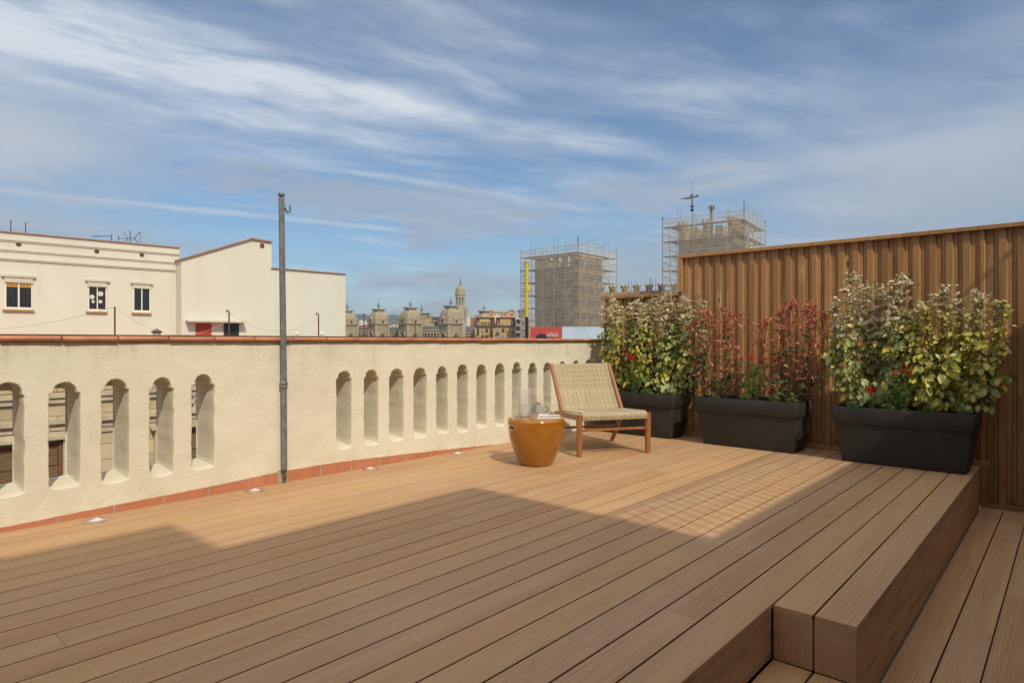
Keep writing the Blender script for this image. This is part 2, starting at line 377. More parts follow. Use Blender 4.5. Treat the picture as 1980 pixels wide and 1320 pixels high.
# bright glow added to the unseen sky round the sun, lifting the shaded deck
dp = t.add('ShaderNodeVectorMath', operation='DOT_PRODUCT'); t.l.new(d, dp.inputs[0]); dp.inputs[1].default_value = tuple(SUN)
c1 = t.mix(t.math('MULTIPLY', t.rng(dp.outputs['Value'], .08, .62), t.rng(sep.outputs[2], .30, .62)), c1, (7.8,7.4,6.8))
t.l.new(c1, bg.inputs[0]); bg.inputs[1].default_value = .125
W.cycles.sampling_method = 'MANUAL' if hasattr(W, 'cycles') else None
try: W.cycles.sample_map_resolution = 1024
except Exception: pass
S.view_settings.view_transform = 'Standard'; S.view_settings.look = 'None'; S.view_settings.gamma = 1; S.view_settings.exposure = .25
S.render.engine = 'CYCLES'; S.cycles.max_bounces = 10; S.cycles.transparent_max_bounces = 16; S.cycles.caustics_refractive = True

# ------------------------------------------------------------------ decks (setting)
def struct(o): o['kind'] = 'structure'; return o
PITCH = .1565; EDGE = -.613; NOTCH = 2.635; ZM = -.221; ZL = -.353; FY = 6.78
def boards(mb, x_right, n, y0, y1, z, th=.022, w=PITCH-.007, seams=True, b=.0014):
    for i in range(n):
        xr = x_right-i*PITCH; xl = xr-w; y = y0+(-rnd.uniform(.2,2.4) if seams else 0)
        while y < y1:
            e = min(y1, y+(rnd.uniform(3.8,6.0) if seams else 99)); s0 = max(y, y0)
            if e > s0+.05:
                n0 = len(mb.f); mb.box(xl, xr, s0, e-.0007, z-th, z, b)
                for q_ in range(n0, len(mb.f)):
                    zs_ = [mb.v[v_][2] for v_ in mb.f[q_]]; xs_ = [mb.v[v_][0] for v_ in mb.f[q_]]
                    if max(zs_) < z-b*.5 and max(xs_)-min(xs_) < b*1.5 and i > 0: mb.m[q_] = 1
            y = e
mb = MB()
boards(mb, EDGE, 2, NOTCH, 6.74, 0); boards(mb, EDGE-2*PITCH, 23, -4.5, 6.74, 0)
x = EDGE-25*PITCH+.0005; 
if x > -4.53: mb.box(-4.527, x-.0005, -4.5, 6.74, -.022, 0, .002)
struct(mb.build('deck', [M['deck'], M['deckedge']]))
mb = MB(); mb.box(-4.5, EDGE-.03, NOTCH+.03, 6.73, ZL+.001, -.085); mb.box(-4.5, EDGE-2*PITCH-.03, -4.4, NOTCH+.03, ZL+.001, -.0855)
mb.box(EDGE-2*PITCH+.01, EDGE-.03, -4.4, NOTCH-.004, ZL+.0015, ZM-.026)
struct(mb.build('deck_substructure', M['dark']))
# risers under the deck edges
mb = MB()
def riser_x(x, y0, y1, zt, zb, cuts):
    zz = [zt]+cuts+[zb]
    for a, b_ in zip(zz[:-1], zz[1:]): mb.box(x-.022, x, y0, y1, b_+.0025, a-.0015, .002)
riser_x(EDGE-.001, NOTCH+.0225, 6.74, -.0225, ZL, [-.07,-.211])
riser_x(EDGE-2*PITCH-.001, -4.4, NOTCH, -.0225, ZM, [-.119])
riser_x(EDGE-.001, -4.4, NOTCH-.001, ZM-.0225, ZL, [])
for k in (0,1):
    xr = EDGE-k*PITCH; mb.box(xr-(PITCH-.006)+.0, xr, NOTCH-.0005, NOTCH+.021, ZM+.002, -.0225, .0015)
struct(mb.build('deck_riser', M['deck']))
mb = MB(); boards(mb, EDGE, 2, -4.4, NOTCH-.002, ZM)
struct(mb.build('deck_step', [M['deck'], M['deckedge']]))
mb = MB(); boards(mb, EDGE+PITCH*14, 14, -4.5, FY-.03, ZL)
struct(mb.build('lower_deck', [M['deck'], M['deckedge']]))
mb = MB(); mb.box(-4.5, 1.6, -4.6, 6.9, ZL-.3, ZL-.03); struct(mb.build('terrace_slab', M['cement']))

# ------------------------------------------------------------------ parapet wall with slots
WX = -4.50; WT = .30
wall = thing('parapet_wall', 'cream stucco parapet wall with rows of narrow arched slots and terracotta coping', 'wall', (WX-.15,2,0))
slots = [1.776+.149/2-.2675*k for k in range(0,16)] + [2.905+.076+.2692*k for k in range(14)]
slots = sorted(slots)
def wx(y, z): return WX+.006*noise.noise(Vector((y*1.3,z*1.3,.3)))+.0045*noise.noise(Vector((y*7,z*7,3.3)))+.002*noise.noise(Vector((y*22,z*22,1.3)))
ZT = 1.068; Y0, Y1 = -4.5, 6.95
mb = MB()
def jit(v, s): return v+rnd.gauss(0, s)
def arc_at(y, yc, hw, zs, ze): 
    q = max(-1, min(1, (y-yc)/hw)); return zs+(ze-zs)*math.sqrt(max(0,1-q*q))
cells = []
edges = [Y0]
for a, b_ in zip(slots[:-1], slots[1:]):
    if b_-a < .4: edges.append((a+b_)/2)
    else: edges += [a+.134, b_-.134]
edges.append(Y1)
def wall_grid(ya, yb, za, zb):
    ny = max(1, int((yb-ya)/.025)); nz = max(1, int((zb-za)/.025))
    vs = []; 
    for j in range(nz+1):
        for i in range(ny+1):
            y = ya+(yb-ya)*i/ny; z = za+(zb-za)*j/nz; vs.append((wx(y,z), y, z))
    fs = [(j*(ny+1)+i, j*(ny+1)+i+1, (j+1)*(ny+1)+i+1, (j+1)*(ny+1)+i) for j in range(nz) for i in range(ny)]
    mb.add(vs, fs)
e = sorted(edges); 
def slot_cell(ya, yb, yc):
    hw = .0745+rnd.uniform(-.003,.004); zs = .760+rnd.uniform(-.006,.012); zt = zs+.062+rnd.uniform(-.006,.008)
    zb = .222+rnd.uniform(-.008,.008); zl = zb-rnd.uniform(.024,.040); ahw = hw*rnd.uniform(.74,.88)
    yc += rnd.uniform(-.003,.003)
    N = 8
    # outline, counter-clockwise from the lower left
    out = []; nside = 18
    for i in range(nside): out.append((yc+hw, zb+(zs-zb)*i/nside))
    out.append((yc+hw, zs))
    for i in range(N+1):
        w = math.pi*i/N; out.append((yc+ahw*math.cos(w), zs+.006+(zt-zs)*math.sin(w)**.8))
    for i in range(nside): out.append((yc-hw, zs-(zs-zb)*i/nside))
    out.append((yc-hw, zb))
    for i in range(1,N): 
        w = math.pi*i/N; out.append((yc-hw*math.cos(w), zb-(zb-zl)*math.sin(w)**.5))
    ph = rnd.uniform(0,99)
    out = [(y+.004*noise.noise(Vector((z*14+ph,y*6,1)))+rnd.gauss(0,.0013), z+.003*noise.noise(Vector((y*20,z*20,ph)))) for y,z in out]
    n = len(out)
    # face ring: outline pushed out 9 mm, then rounded arris, then jamb rings
    def off(k, dd):
        y0_,z0_ = out[(k-1)%n]; y1_,z1_ = out[(k+1)%n]; ty, tz = y1_-y0_, z1_-z0_; L = math.hypot(ty,tz) or 1
        return (out[k][0]+tz/L*dd, out[k][1]-ty/L*dd)
    rings = []
    depth = [(.006,0),(.003,.0015),(.0008,.004),(0,.010),(-.001,.05),(0,.10),(.001,.16),(.001,.22),(.002,WT)]
    for dd, dp in depth:
        ring = []
        for k in range(n):
            y, z = off(k, dd)
            if dp > .012:
                y += .003*noise.noise(Vector((z*9, dp*12, ph)))+.002*noise.noise(Vector((z*30, dp*30, ph))); z += .0
                q = max(0, (zb+.01-z)/.06)                       # the sill rises toward the back
                if z < zb+.004: z += min(1,dp/.2)*.035*min(1,q)
            ring.append((wx(y,z)-dp, y, z))
        rings.append(ring)
    vs = [p for r_ in rings for p in r_]; fs = []
    for a in range(len(rings)-1):
        for k in range(n): k2 = (k+1)%n; fs.append((a*n+k, a*n+k2, (a+1)*n+k2, (a+1)*n+k))
    mb.add(vs, [tuple(reversed(f)) for f in fs])
    # wall face round the slot: radial quads out to the cell border
    fr = rings[0]; border = []
    zmin, zmax = .10, .90
    for (xx,y,z) in fr:
        dy, dz = y-yc, z
        # push sideways for the sides, up/down for top and bottom
        if z > zs+.004: border.append((ya+(yb-ya)*((y-(yc-hw-.009))/(2*hw+.018)) if True else y, zmax))
        elif z < zb-.004: border.append((ya+(yb-ya)*((y-(yc-hw-.009))/(2*hw+.018)), zmin))
        else: border.append((yb if y > yc else ya, zmin+(zmax-zmin)*(z-zb)/(zs-zb) if False else z))
    bv = []
    for (y,z) in border: 
        y = min(max(y,ya),yb); bv.append((wx(y,z), y, z))
    vs = fr+bv; fs = [(k, n+k, n+(k+1)%n, (k+1)%n) for k in range(n)]
    # fill the corners left where the border jumps from side to top/bottom
    mb.add(vs, fs)
    for k in range(n):
        p, q = border[k], border[(k+1)%n]
        if abs(p[1]-q[1]) > 1e-4 and abs(p[0]-q[0]) > 1e-4:
            cy = yb if max(p[0],q[0]) > yc+.03 else ya
            cz = zmax if max(p[1],q[1]) > .6 else zmin
            a = Vector((wx(p[0],p[1]),p[0],p[1])); b2 = Vector((wx(cy,cz),cy,cz)); c = Vector((wx(q[0],q[1]),q[0],q[1]))
            mb.add([a,b2,c], [(0,1,2)])
    wall_grid(ya, yb, 0, zmin); wall_grid(ya, yb, zmax, ZT)
for a, b_ in zip(e[:-1], e[1:]):
    inside = [s for s in slots if a < s < b_]
    if inside and inside[0]-a < .2 and b_-inside[0] < .2: slot_cell(a, b_, inside[0])
    elif inside:                                        # end cells
        s = inside[0]; lo, hi = max(a, s-.134), min(b_, s+.134)
        if lo > a: wall_grid(a, lo, 0, ZT)
        slot_cell(lo, hi, s)
        if hi < b_: wall_grid(hi, b_, 0, ZT)
    else: wall_grid(a, b_, 0, ZT)
# back face, split round the slots, top and ends
xb = WX-WT
yy = [Y0]
for s in slots: yy += [s-.073, s+.073]
yy.append(Y1)
mb.obox((xb-.01, Y0, ZT-.01), (WT, 0, 0), (0, Y1-Y0, 0), (0,0,.01))
for a, b_ in zip(yy[0::2], yy[1::2]): mb.add([(xb,a,.2),(xb,b_,.2),(xb,b_,.78),(xb,a,.78)], [(3,2,1,0)])
mb.add([(xb,Y0,-.4),(xb,Y1,-.4),(xb,Y1,.205),(xb,Y0,.205)], [(3,2,1,0)])
mb.add([(xb,Y0,.775),(xb,Y1,.775),(xb,Y1,ZT),(xb,Y0,ZT)], [(3,2,1,0)])
mb.add([(WX,Y0,0),(WX,Y1,0),(WX,Y1,-.4),(WX,Y0,-.4)], [(3,2,1,0)])
pl = mb.build('plaster', M['stucco'], wall, smooth=38)
# coping: half-round nosed terracotta tiles
mb = MB(); y = Y0-.05
while y < Y1:
    w = .288+rnd.uniform(-.004,.004); dz = rnd.uniform(-.0012,.0012); dx = rnd.uniform(-.002,.002)
    prof = []
    for i in range(9):
        q = -math.pi/2+math.pi*i/8; prof.append((WX+.018+.0165*math.cos(q)+dx, 1.0865+.0155*math.sin(q)+dz))
    prof += [(WX-WT-.03,1.102+dz),(WX-WT-.03,1.071+dz)]
    n = len(prof); rows = [(y+.0015,.004),(y+.006,0),(y+w-.006,0),(y+w-.0015,.004)]
    vs = []
    for (yy_, ins) in rows:
        for (px_,pz) in prof: vs.append((px_-ins*.6, yy_, pz+(1.0865-pz)*ins*20*.5))
    fs = [(r_*n+k, r_*n+(k+1)%n, (r_+1)*n+(k+1)%n, (r_+1)*n+k) for r_ in range(3) for k in range(n)]
    fs += [tuple(reversed(range(n))), tuple(range(3*n,4*n))]
    mb.add(vs, [tuple(reversed(f)) for f in fs]); y += w+.006
mb.build('coping', M['terracotta'], wall, smooth=40)
mb = MB(); mb.box(WX-WT-.02, WX+.008, Y0, Y1, 1.064, 1.080); mb.build('mortar_bed', M['cement'], wall)
# base tiles, their top line following the old roof fall
def tile_h(y):
    pts = [(-4.5,.02),(.2,.018),(.75,.026),(1.3,.045),(1.9,.062),(2.44,.086),(2.9,.086),(3.6,.06),(4.3,.03),(4.75,.004),(7,.0)]
    for (a,ha),(b_,hb) in zip(pts[:-1],pts[1:]):
        if a <= y <= b_: return ha+(hb-ha)*(y-a)/(b_-a)
    return 0
mb = MB(); y = 2.44-.29*24+.03; mg = MB()
while y < 4.7:
    a, b_ = y+.004, y+.284
    if not (a < 2.46 < b_ and False):
        st = 10; vs = []
        for i in range(st+1):
            q = a+(b_-a)*i/st; h = max(.003, tile_h(q)+.0035*noise.noise(Vector((q*18,0,5)))+rnd.gauss(0,.0007))
            vs += [(wx(q,.0)+.004, q, .0005), (wx(q,h)+.004, q, h), (wx(q,h)-.004, q, h+.001)]
        fs = [(i*3+k, i*3+k+1, i*3+k+4, i*3+k+3) for i in range(st) for k in (0,1)]
        mb.add(vs, [tuple(reversed(f)) for f in fs])
    y += .29
mb.build('base_tiles', M['terraplinth'], wall)
y = -4.4
while y < 4.6:
    h = tile_h(y+.05)*.97; h2 = tile_h(y+.15)*.97
    mg.add([(WX+.0085,y,.0005),(WX+.0085,y+.1,.0005),(WX+.0085,y+.1,h2),(WX+.0085,y,h)], [(0,1,2,3)]); y += .1
for v_i,vv in enumerate(mg.v): mg.v[v_i] = (wx(vv[1],vv[2])+.0018, vv[1], vv[2])
mg.build('grout', M['cement'], wall)
mb = MB(); mb.box(WX-.01, WX+.012, 2.395, 2.47, .0005, .1, .004); mb.build('mortar_patch', M['cement'], wall)

# ------------------------------------------------------------------ iron pole
px_, py_ = WX+.036, 2.43
pole = thing('iron_pole', 'tall grey iron pole with knob and small hook standing against the parapet', 'pole', (px_,py_,0))
mb = MB(); mb.tube([(0,0,.105),(-.008,.0,.72)], [.0225,.0235], 8); mb.tube([(-.008,0,.77),(-.012,-.016,2.15)], [.0245,.021], 8)
mb.build('shaft', M['iron'], pole, smooth=30, world=False)
mb = MB(); mb.lathe((-.008,0,.715), [(.022,0),(.029,.006),(.030,.016),(.025,.022),(.030,.030),(.031,.042),(.025,.056),(.022,.062)], 16); mb.build('collar', M['iron'], pole, smooth=50, world=False)
mb = MB(); mb.lathe((-.012,-.016,2.145), [(.020,0),(.015,.008),(.013,.014),(.022,.020),(.026,.030),(.023,.040),(.013,.047),(.003,.049)], 16); mb.build('finial', M['iron'], pole, smooth=50, world=False)
mb = MB(); c0 = Vector((-.005,.006,2.06)); pts = []
for i in range(9):
    w = R(200+ i*25); pts.append(c0+Vector((.012,.020+.020*math.cos(w),.024*math.sin(w)+.01)))
pts = [Vector((-.008,-.01,2.115))+Vector((.012,.004,0))]+[Vector((.006,-.002,2.08))]+pts[2:]+[Vector((.007,.048,2.112))]
mb.tube(pts, [.007,.008]+[.0075]*7+[.003], 6); mb.build('hook', M['iron'], pole, smooth=True, world=False)
mb = MB(); mb.tube([(-.004,0,.03),(.002,.004,.05),(-.003,-.002,.075),(0,0,.11)], [.013,.016,.012,.019], 7); mb.build('corroded_foot', M['rust'], pole, world=False)

# ------------------------------------------------------------------ deck uplights
u = thing('deck_uplight', 'round steel uplight in the deck nearest the left edge of the picture', 'light', (-4.375,1.178,0), 0, 'uplights in the deck along the parapet')
mb = MB(); mb.lathe((0,0,.0005), [(.070,0),(.069,.004),(.062,.006),(.036,.006),(.034,.003)], 40, closed=False); mb.build('steel_ring', M['steel'], u, smooth=40, world=False)
mb = MB(); mb.lathe((0,0,.001), [(.035,0),(.035,.004),(.02,.006),(.0,.0065)], 32); mb.build('lens', M['lens'], u, smooth=40, world=False)
for p, l in [((-4.404,2.173),'round steel deck uplight just left of the pole foot'),((-4.43,3.19),'round steel deck uplight between the pole and the mustard side table'),((-4.42,4.188),'round steel deck uplight nearest the mustard side table, smallest in view')]:
    c = copy_tree(u); c.location = (*p,0); c['label'] = l
for k in range(3):
    pass

# ------------------------------------------------------------------ fence
fence = thing('timber_fence', 'brown vertical timber slat fence stepped in height behind the planters', 'fence', (-1.5,FY,0))
mb = MB(); bk = MB()
x = -4.49
P = .1255
k = 0; x = -3.40
def slats(x0, x1, zb, zt, ph):
    x = ph
    while x < x1:
        if x >= x0-.001:
            y = FY+rnd.uniform(-.001,.0015); a, b_ = x, min(x+.068, x1)
            if b_-a > .02:
                vs = [(a,y+.028,zb),(a+.009,y+.013,zb),(b_-.009,y+.011,zb),(b_,y+.028,zb)]; vs += [(p[0],p[1],zt) for p in vs]
                mb.add(vs, [(0,1,5,4),(1,2,6,5),(2,3,7,6),(3,0,4,7),(3,2,1,0),(4,5,6,7)])
        w0 = x+.068; w1 = x+P
        if w1 > x0 and w0 < x1:
            y = FY+.0285
            bk.box(max(w0-.02,x0), min(w0+.030,x1), y+.0, y+.018, zb, zt); bk.box(max(w0+.034,x0), min(w1+.015,x1), y+.004, y+.022, zb, zt)
        x += P
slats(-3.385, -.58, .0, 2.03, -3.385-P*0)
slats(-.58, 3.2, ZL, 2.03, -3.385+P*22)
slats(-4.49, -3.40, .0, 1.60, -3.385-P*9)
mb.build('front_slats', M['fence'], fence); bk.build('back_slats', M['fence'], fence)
mb = MB(); mb.box(-4.49, 3.2, FY+.053, FY+.06, ZL, 1.6); mb.box(-3.40, 3.2, FY+.053, FY+.06, 1.6, 2.03); mb.build('backing_board', M['dark'], fence)
mb = MB()
for a, b_, z in ((-3.44,-1.2,2.03),(-1.198,1.1,2.03),(1.102,3.2,2.03),(-4.49,-3.442,1.602)): mb.box(a, b_, FY-.022, FY+.08, z, z+.038, .003)
mb.build('top_rail', M['fence'], fence)
mb = MB(); mb.box(-3.44, -3.390, FY-.02, FY+.075, 1.642, 2.029, .003); mb.box(-3.436, -3.392, FY-.016, FY+.07, 0.0, 1.6, .003); mb.build('end_post', M['fence'], fence)
mb = MB(); mb.box(-4.48, -.55, FY-.035, FY-.003, .001, .045, .002); mb.box(-.612, -.56, FY-.038, FY-.004, ZL+.002, .0, .002); mb.box(-.56, 3.2, FY-.03, FY-.003, ZL+.001, ZL+.04, .002); mb.build('bottom_rail', M['fence'], fence)

# ------------------------------------------------------------------ planters
G = 'anthracite trough planters along the fence'
PW, PD = 1.06, .46
pl0 = thing('planter', 'dark grey trough planter nearest the parapet, half hidden behind the lounge chair', 'planter', (-3.77,6.49,0), 0, G)
def prism_loop(hw, hd, z, r=.02):
    pts = []
    for sx, sy, a0 in ((1,-1,-90),(1,1,0),(-1,1,90),(-1,-1,180)):
        for i in range(4):
            a = R(a0+i*30); pts.append((sx*(hw-r)+r*math.cos(a), sy*(hd-r)+r*math.sin(a), z))
    return pts
def loft(mb, loops, capb=True, capt=False):
    n = len(loops[0]); o = []
    for l in loops: o += l
    fs = [(i*n+k, i*n+(k+1)%n, (i+1)*n+(k+1)%n, (i+1)*n+k) for i in range(len(loops)-1) for k in range(n)]
    if capb: fs.append(tuple(reversed(range(n))))
    if capt: fs.append(tuple(range((len(loops)-1)*n, len(loops)*n)))
    mb.add(o, fs)
mb = MB()
L = [prism_loop(.452,.150,.0),prism_loop(.456,.153,.006)]
for i in range(1,8):
    q = i/7; L.append(prism_loop(.456+.052*q**.85, .153+.053*q**.85, .006+.344*q))
loft(mb, L); mb.build('body', M['planter'], pl0, smooth=40, world=False)
mb = MB(); loft(mb, [prism_loop(.508,.206,.352),prism_loop(.519,.217,.349),prism_loop(.521,.219,.353),prism_loop(.529,.227,.488),prism_loop(.527,.225,.494),prism_loop(.514,.212,.494),prism_loop(.512,.210,.488),prism_loop(.508,.206,.40)], False)
mb.build('rim', M['planter'], pl0, smooth=35, world=False)
mb = MB(); n = 24; m_ = 10; vs = []
for j in range(m_+1):
    for i in range(n+1):
        xx = -.508+1.016*i/n; yy_ = -.206+.412*j/m_; vs.append((xx, yy_, .452+.014*noise.noise(Vector((xx*9,yy_*9,2)))+rnd.uniform(-.004,.004)))
mb.add(vs, [(j*(n+1)+i, j*(n+1)+i+1, (j+1)*(n+1)+i+1, (j+1)*(n+1)+i) for j in range(m_) for i in range(n)]); mb.build('soil', M['soil'], pl0, smooth=True, world=False)
PL = [(-3.77,6.49,0.0),(-2.46,6.445,R(-1)),(-1.11,6.365,R(-.5))]
for (x,y,rz), l in zip(PL[1:], ['middle dark grey trough planter holding the two red shrubs','nearest dark grey trough planter at the right, on the end of the raised deck']):
    c = copy_tree(pl0); c.location = (x,y,0); c.rotation_euler = (0,0,rz); c['label'] = l

# ------------------------------------------------------------------ plants
M['elae'] = m_leaf('silver_yellow_leaf', [(0,(.12,.15,.03)),(.2,(.23,.26,.05)),(.45,(.36,.38,.08)),(.65,(.48,.46,.09)),(.8,(.62,.54,.09)),(.9,(.40,.31,.14)),(1,(.72,.52,.05))],
                   [(0,(.70,.63,.44)),(.4,(.48,.37,.20)),(.7,(.80,.75,.58)),(1,(.28,.19,.09))], 1.10, 1.50, .4, .22)
M['elae2'] = m_leaf('grey_green_leaf', [(0,(.10,.14,.04)),(.3,(.21,.26,.08)),(.55,(.32,.37,.14)),(.78,(.45,.46,.18)),(.9,(.56,.51,.10)),(1,(.68,.52,.07))],
                   [(0,(.68,.61,.44)),(.4,(.46,.36,.20)),(.7,(.78,.73,.57)),(1,(.26,.18,.09))], 1.05, 1.42, .4, .2)
M['photinia'] = m_leaf('red_photinia_leaf', [(0,(.34,.05,.05)),(.3,(.52,.13,.10)),(.55,(.33,.06,.055)),(.8,(.62,.24,.16)),(1,(.44,.27,.11))], None, 0, 0, .3, .18)
M['photgreen'] = m_leaf('dark_green_leaf', [(0,(.05,.08,.03)),(.5,(.09,.125,.05)),(.8,(.16,.19,.08)),(1,(.20,.10,.05))], None, 0, 0, .25, .12)
M['green'] = m_leaf('fresh_green_leaf', [(0,(.07,.15,.025)),(.5,(.13,.25,.045)),(1,(.22,.34,.06))], None, 0, 0, .45, .25)
M['flower'] = m_leaf('crimson_petal', [(0,(.45,.005,.02)),(.6,(.62,.01,.03)),(1,(.70,.02,.10))], None, 0, 0, .5, .25)
M['stem'] = plain('brown_stem', (.14,.075,.045), .8, var=.3, scale=30)
M['greenstem'] = plain('green_stem', (.09,.12,.04), .7, var=.3, scale=30)

def leaf(mb, p, dr, nrm, L, w, curl=.15, fold=.18, teeth=False):
    dr = dr.normalized(); s = dr.cross(nrm)
    if s.length < 1e-3: s = dr.orthogonal()
    s.normalize(); n = s.cross(dr)
    pts = [p]
    for q, ww in ((.22,.34),(.5,.5),(.8,.3)):
        c = p+dr*L*q-n*curl*L*q*q; h = n*fold*w*ww*2
        pts += [c+s*w*ww+h, c, c-s*w*ww+h]
    pts.append(p+dr*L-n*curl*L)
    fs = [(0,1,2),(0,2,3),(1,4,5,2),(2,5,6,3),(4,7,8,5),(5,8,9,6),(7,10,8),(8,10,9)]
    mb.add(pts, fs)
def rv(s=1.0): return Vector((rnd.gauss(0,s), rnd.gauss(0,s), rnd.gauss(0,s)))
def shrub(name, label, cat, root, hw, hd, z0, ztop, mats, kind, nst=11, group=None, lean=0, dens=1.0):
    """upright stems fanned across the trellis, twigs on each and leaves on each twig"""
    o = thing(name, label, cat, root, 0, group); rt = Vector(root)
    st = MB(); lf = MB()
    for s in range(nst):
        fx = (s+.5)/nst*2-1+rnd.uniform(-.12,.12); fy = rnd.uniform(-1,1)
        top = ztop*(1-.06*abs(fx)**2)*1.0+rnd.uniform(-.09,.06)
        base = rt+Vector((fx*hw*.25, fy*hd*.3, 0))
        pts = []; n = 9
        for i in range(n+1):
            q = i/n; sp = min(1, q*3.2)**.8
            pts.append(base+Vector((fx*hw*sp*.86+.018*math.sin(q*7+s), fy*hd*sp*.7+.012*math.sin(q*5+s*2), (top-rt.z)*q)))
        st.tube(pts, [.0055*(1-.75*i/n)+.001 for i in range(n+1)], 5, cap=False)
        # twigs
        z = z0
        while z < top:
            q = (z-rt.z)/(top-rt.z); i = min(n-1, max(0,int(q*n))); p = pts[i].lerp(pts[i+1], q*n-i)
            hi = (z-z0)/(top-z0)
            for tw in range((3 if rnd.random() < .35 else 2) if kind == 'elae' else 1):
                a = rnd.uniform(0, 2*math.pi); up = rnd.uniform(.1,.8) if kind != 'elae' else rnd.uniform(-.15,.7)*(.5+hi)
                d = Vector((math.cos(a)*1.1, math.sin(a)*.75-.15, up)).normalized(); Lt = rnd.uniform(.05,.14)*(1-.35*hi)
                end = p+d*Lt+Vector((0,0,-.02*(1-hi)))
                end.y = max(rt.y-hd*1.35, min(rt.y+hd, end.y))
                mid = p.lerp(end,.5)+rv(.005)
                st.tube([p,mid,end], [.0022,.0017,.001], 3, cap=False)
                if kind == 'elae':
                    nl = int((5 if hi < .72 else 8)*dens+rnd.random())
                    for k in range(nl):
                        u_ = (k+.6)/nl; b_ = p.lerp(end, u_)+rv(.004); sc = (1.0-.66*max(0,hi-.30)/.70)*rnd.choice((.55,.75,.9,1.05,1.3))
                        az_ = rnd.uniform(0,6.28); dz = -1.7*(1-hi)**.7+rnd.gauss(.0,.4) + (.75 if hi > .75 else 0)
                        dr = Vector((math.cos(az_), math.sin(az_)-.35, dz)).normalized()
                        nr = Vector((rnd.gauss(0,.4), -.85+rnd.gauss(0,.3), .40+rnd.gauss(0,.35)))
                        leaf(lf, b_, dr, nr, .075*sc, .041*sc, rnd.uniform(-.05,.25), rnd.uniform(.05,.3))
                else:
                    nl = int(7*dens+rnd.random()); red = rnd.random() < (.12+1.25*hi)
                    lf.mi = 0 if red else 1
                    for k in range(nl):
                        u_ = .35+.65*(k+1)/nl; b_ = p.lerp(end, u_); az_ = k*2.4+a; sc = rnd.uniform(.6,1.1)
                        dr = (d*.55+Vector((math.cos(az_)*.8, math.sin(az_)*.8, (.45 if red else -.05)+rnd.gauss(0,.25)))).normalized()
                        nr = Vector((rnd.gauss(0,.4), -.4+rnd.gauss(0,.3), .8))
                        leaf(lf, b_, dr, nr, .058*sc, (.016 if red else .026)*sc, rnd.uniform(0,.35), .25)
            z += (.036 if kind == 'elae' else .034)/dens*rnd.uniform(.7,1.3)*(1 if hi < .8 else .75)
        if kind != 'elae':                                # red leaf tuft on the tip
            lf.mi = 0
            for k in range(14):
                az_ = k*2.4; dr = Vector((math.cos(az_)*.6, math.sin(az_)*.6, .9)); leaf(lf, pts[-1]-Vector((0,0,.006*k)), dr, Vector((0,-.4,.8)), .045, .011, .2, .25)
    st.build('stems', M['stem'], o, smooth=True)
    lf.build('leaves', mats, o, smooth=True)
    return o
def spray(name, label, cat, root, hw, hd, ztop, nst, blooms=0, lsize=.03, group=None, bz=None):
    """leafy bedding plant with upright stems, optional flower heads on its tips"""
    o = thing(name, label, cat, root, 0, group); rt = Vector(root); st = MB(); lf = MB(); fl = MB(); tips = []
    for s in range(nst):
        a = rnd.uniform(0,6.28); q = math.sqrt(rnd.random()); tip = rt+Vector((math.cos(a)*hw*q, math.sin(a)*hd*q, (ztop-rt.z)*(1-.45*q*q)*rnd.uniform(.8,1.05)))
        b0 = rt+Vector((math.cos(a)*hw*q*.3, math.sin(a)*hd*q*.3, 0)); mid = b0.lerp(tip,.5)+Vector((0,0,.01)); tips.append(tip)
        st.tube([b0,mid,tip], [.0025,.002,.001], 4, cap=False)
        n = max(6, int((tip-b0).length/.0135))
        for k in range(n):
            u_ = .15+.85*k/n; p = b0.lerp(mid,u_*2) if u_ < .5 else mid.lerp(tip,u_*2-1)
            az_ = k*2.4+s; dr = Vector((math.cos(az_), math.sin(az_), rnd.uniform(.1,.8))); sc = rnd.uniform(.6,1.1)*(1-.3*u_)
            leaf(lf, p, dr, Vector((0,-.3,1))+rv(.25), lsize*sc, lsize*.42*sc, .2, .2)
    tips.sort(key=lambda p: -p.z)
    for tp in tips[:blooms]:
        tp = tp+Vector((0,-.01,.0))
        st.tube([tp, tp+Vector((0,0,.045))], .0015, 4, cap=False)
        for k in range(16):
            az_ = k*2.4; c = tp+Vector((math.cos(az_)*.012, math.sin(az_)*.012, .052-.0035*k))
            leaf(fl, c, Vector((math.cos(az_), math.sin(az_), .3)), Vector((0,0,1))+rv(.4), .019, .02, .3, -.2)
    st.build('stems', M['greenstem'], o, smooth=True); lf.build('leaves', M['green'], o, smooth=True)
    if blooms: fl.build('flowers', M['flower'], o, smooth=True)
    return o
SZ = .455
GE = 'silver and yellow leaved shrubs in the outer planters'
shrub('silverberry_shrub','yellow green shrub with pale tips beside the parapet end','shrub',(-4.03,6.50,SZ),.31,.17,.60,1.56,M['elae'],'elae',9,GE)
shrub('silverberry_shrub','yellow green shrub with pale tips against the fence step, right half of the far planter','shrub',(-3.47,6.52,SZ),.33,.16,.52,1.57,M['elae2'],'elae',10,GE)
shrub('silverberry_shrub','tallest shrub with cream white top leaves, left half of the nearest planter','shrub',(-1.36,6.40,SZ),.27,.14,.60,1.64,M['elae2'],'elae',9,GE,dens=.92)
shrub('silverberry_shrub','wide shrub with yellow leaves hanging over the right end of the nearest planter','shrub',(-.78,6.40,SZ),.29,.15,.56,1.50,M['elae'],'elae',9,GE,dens=.92)
GP = 'red leaved shrubs in the middle planter'
shrub('photinia_shrub','sparse red leaved shrub in the left half of the middle planter','shrub',(-2.83,6.44,SZ),.27,.14,.56,1.38,[M['photinia'],M['photgreen']],'phot',8,GP,dens=.8)
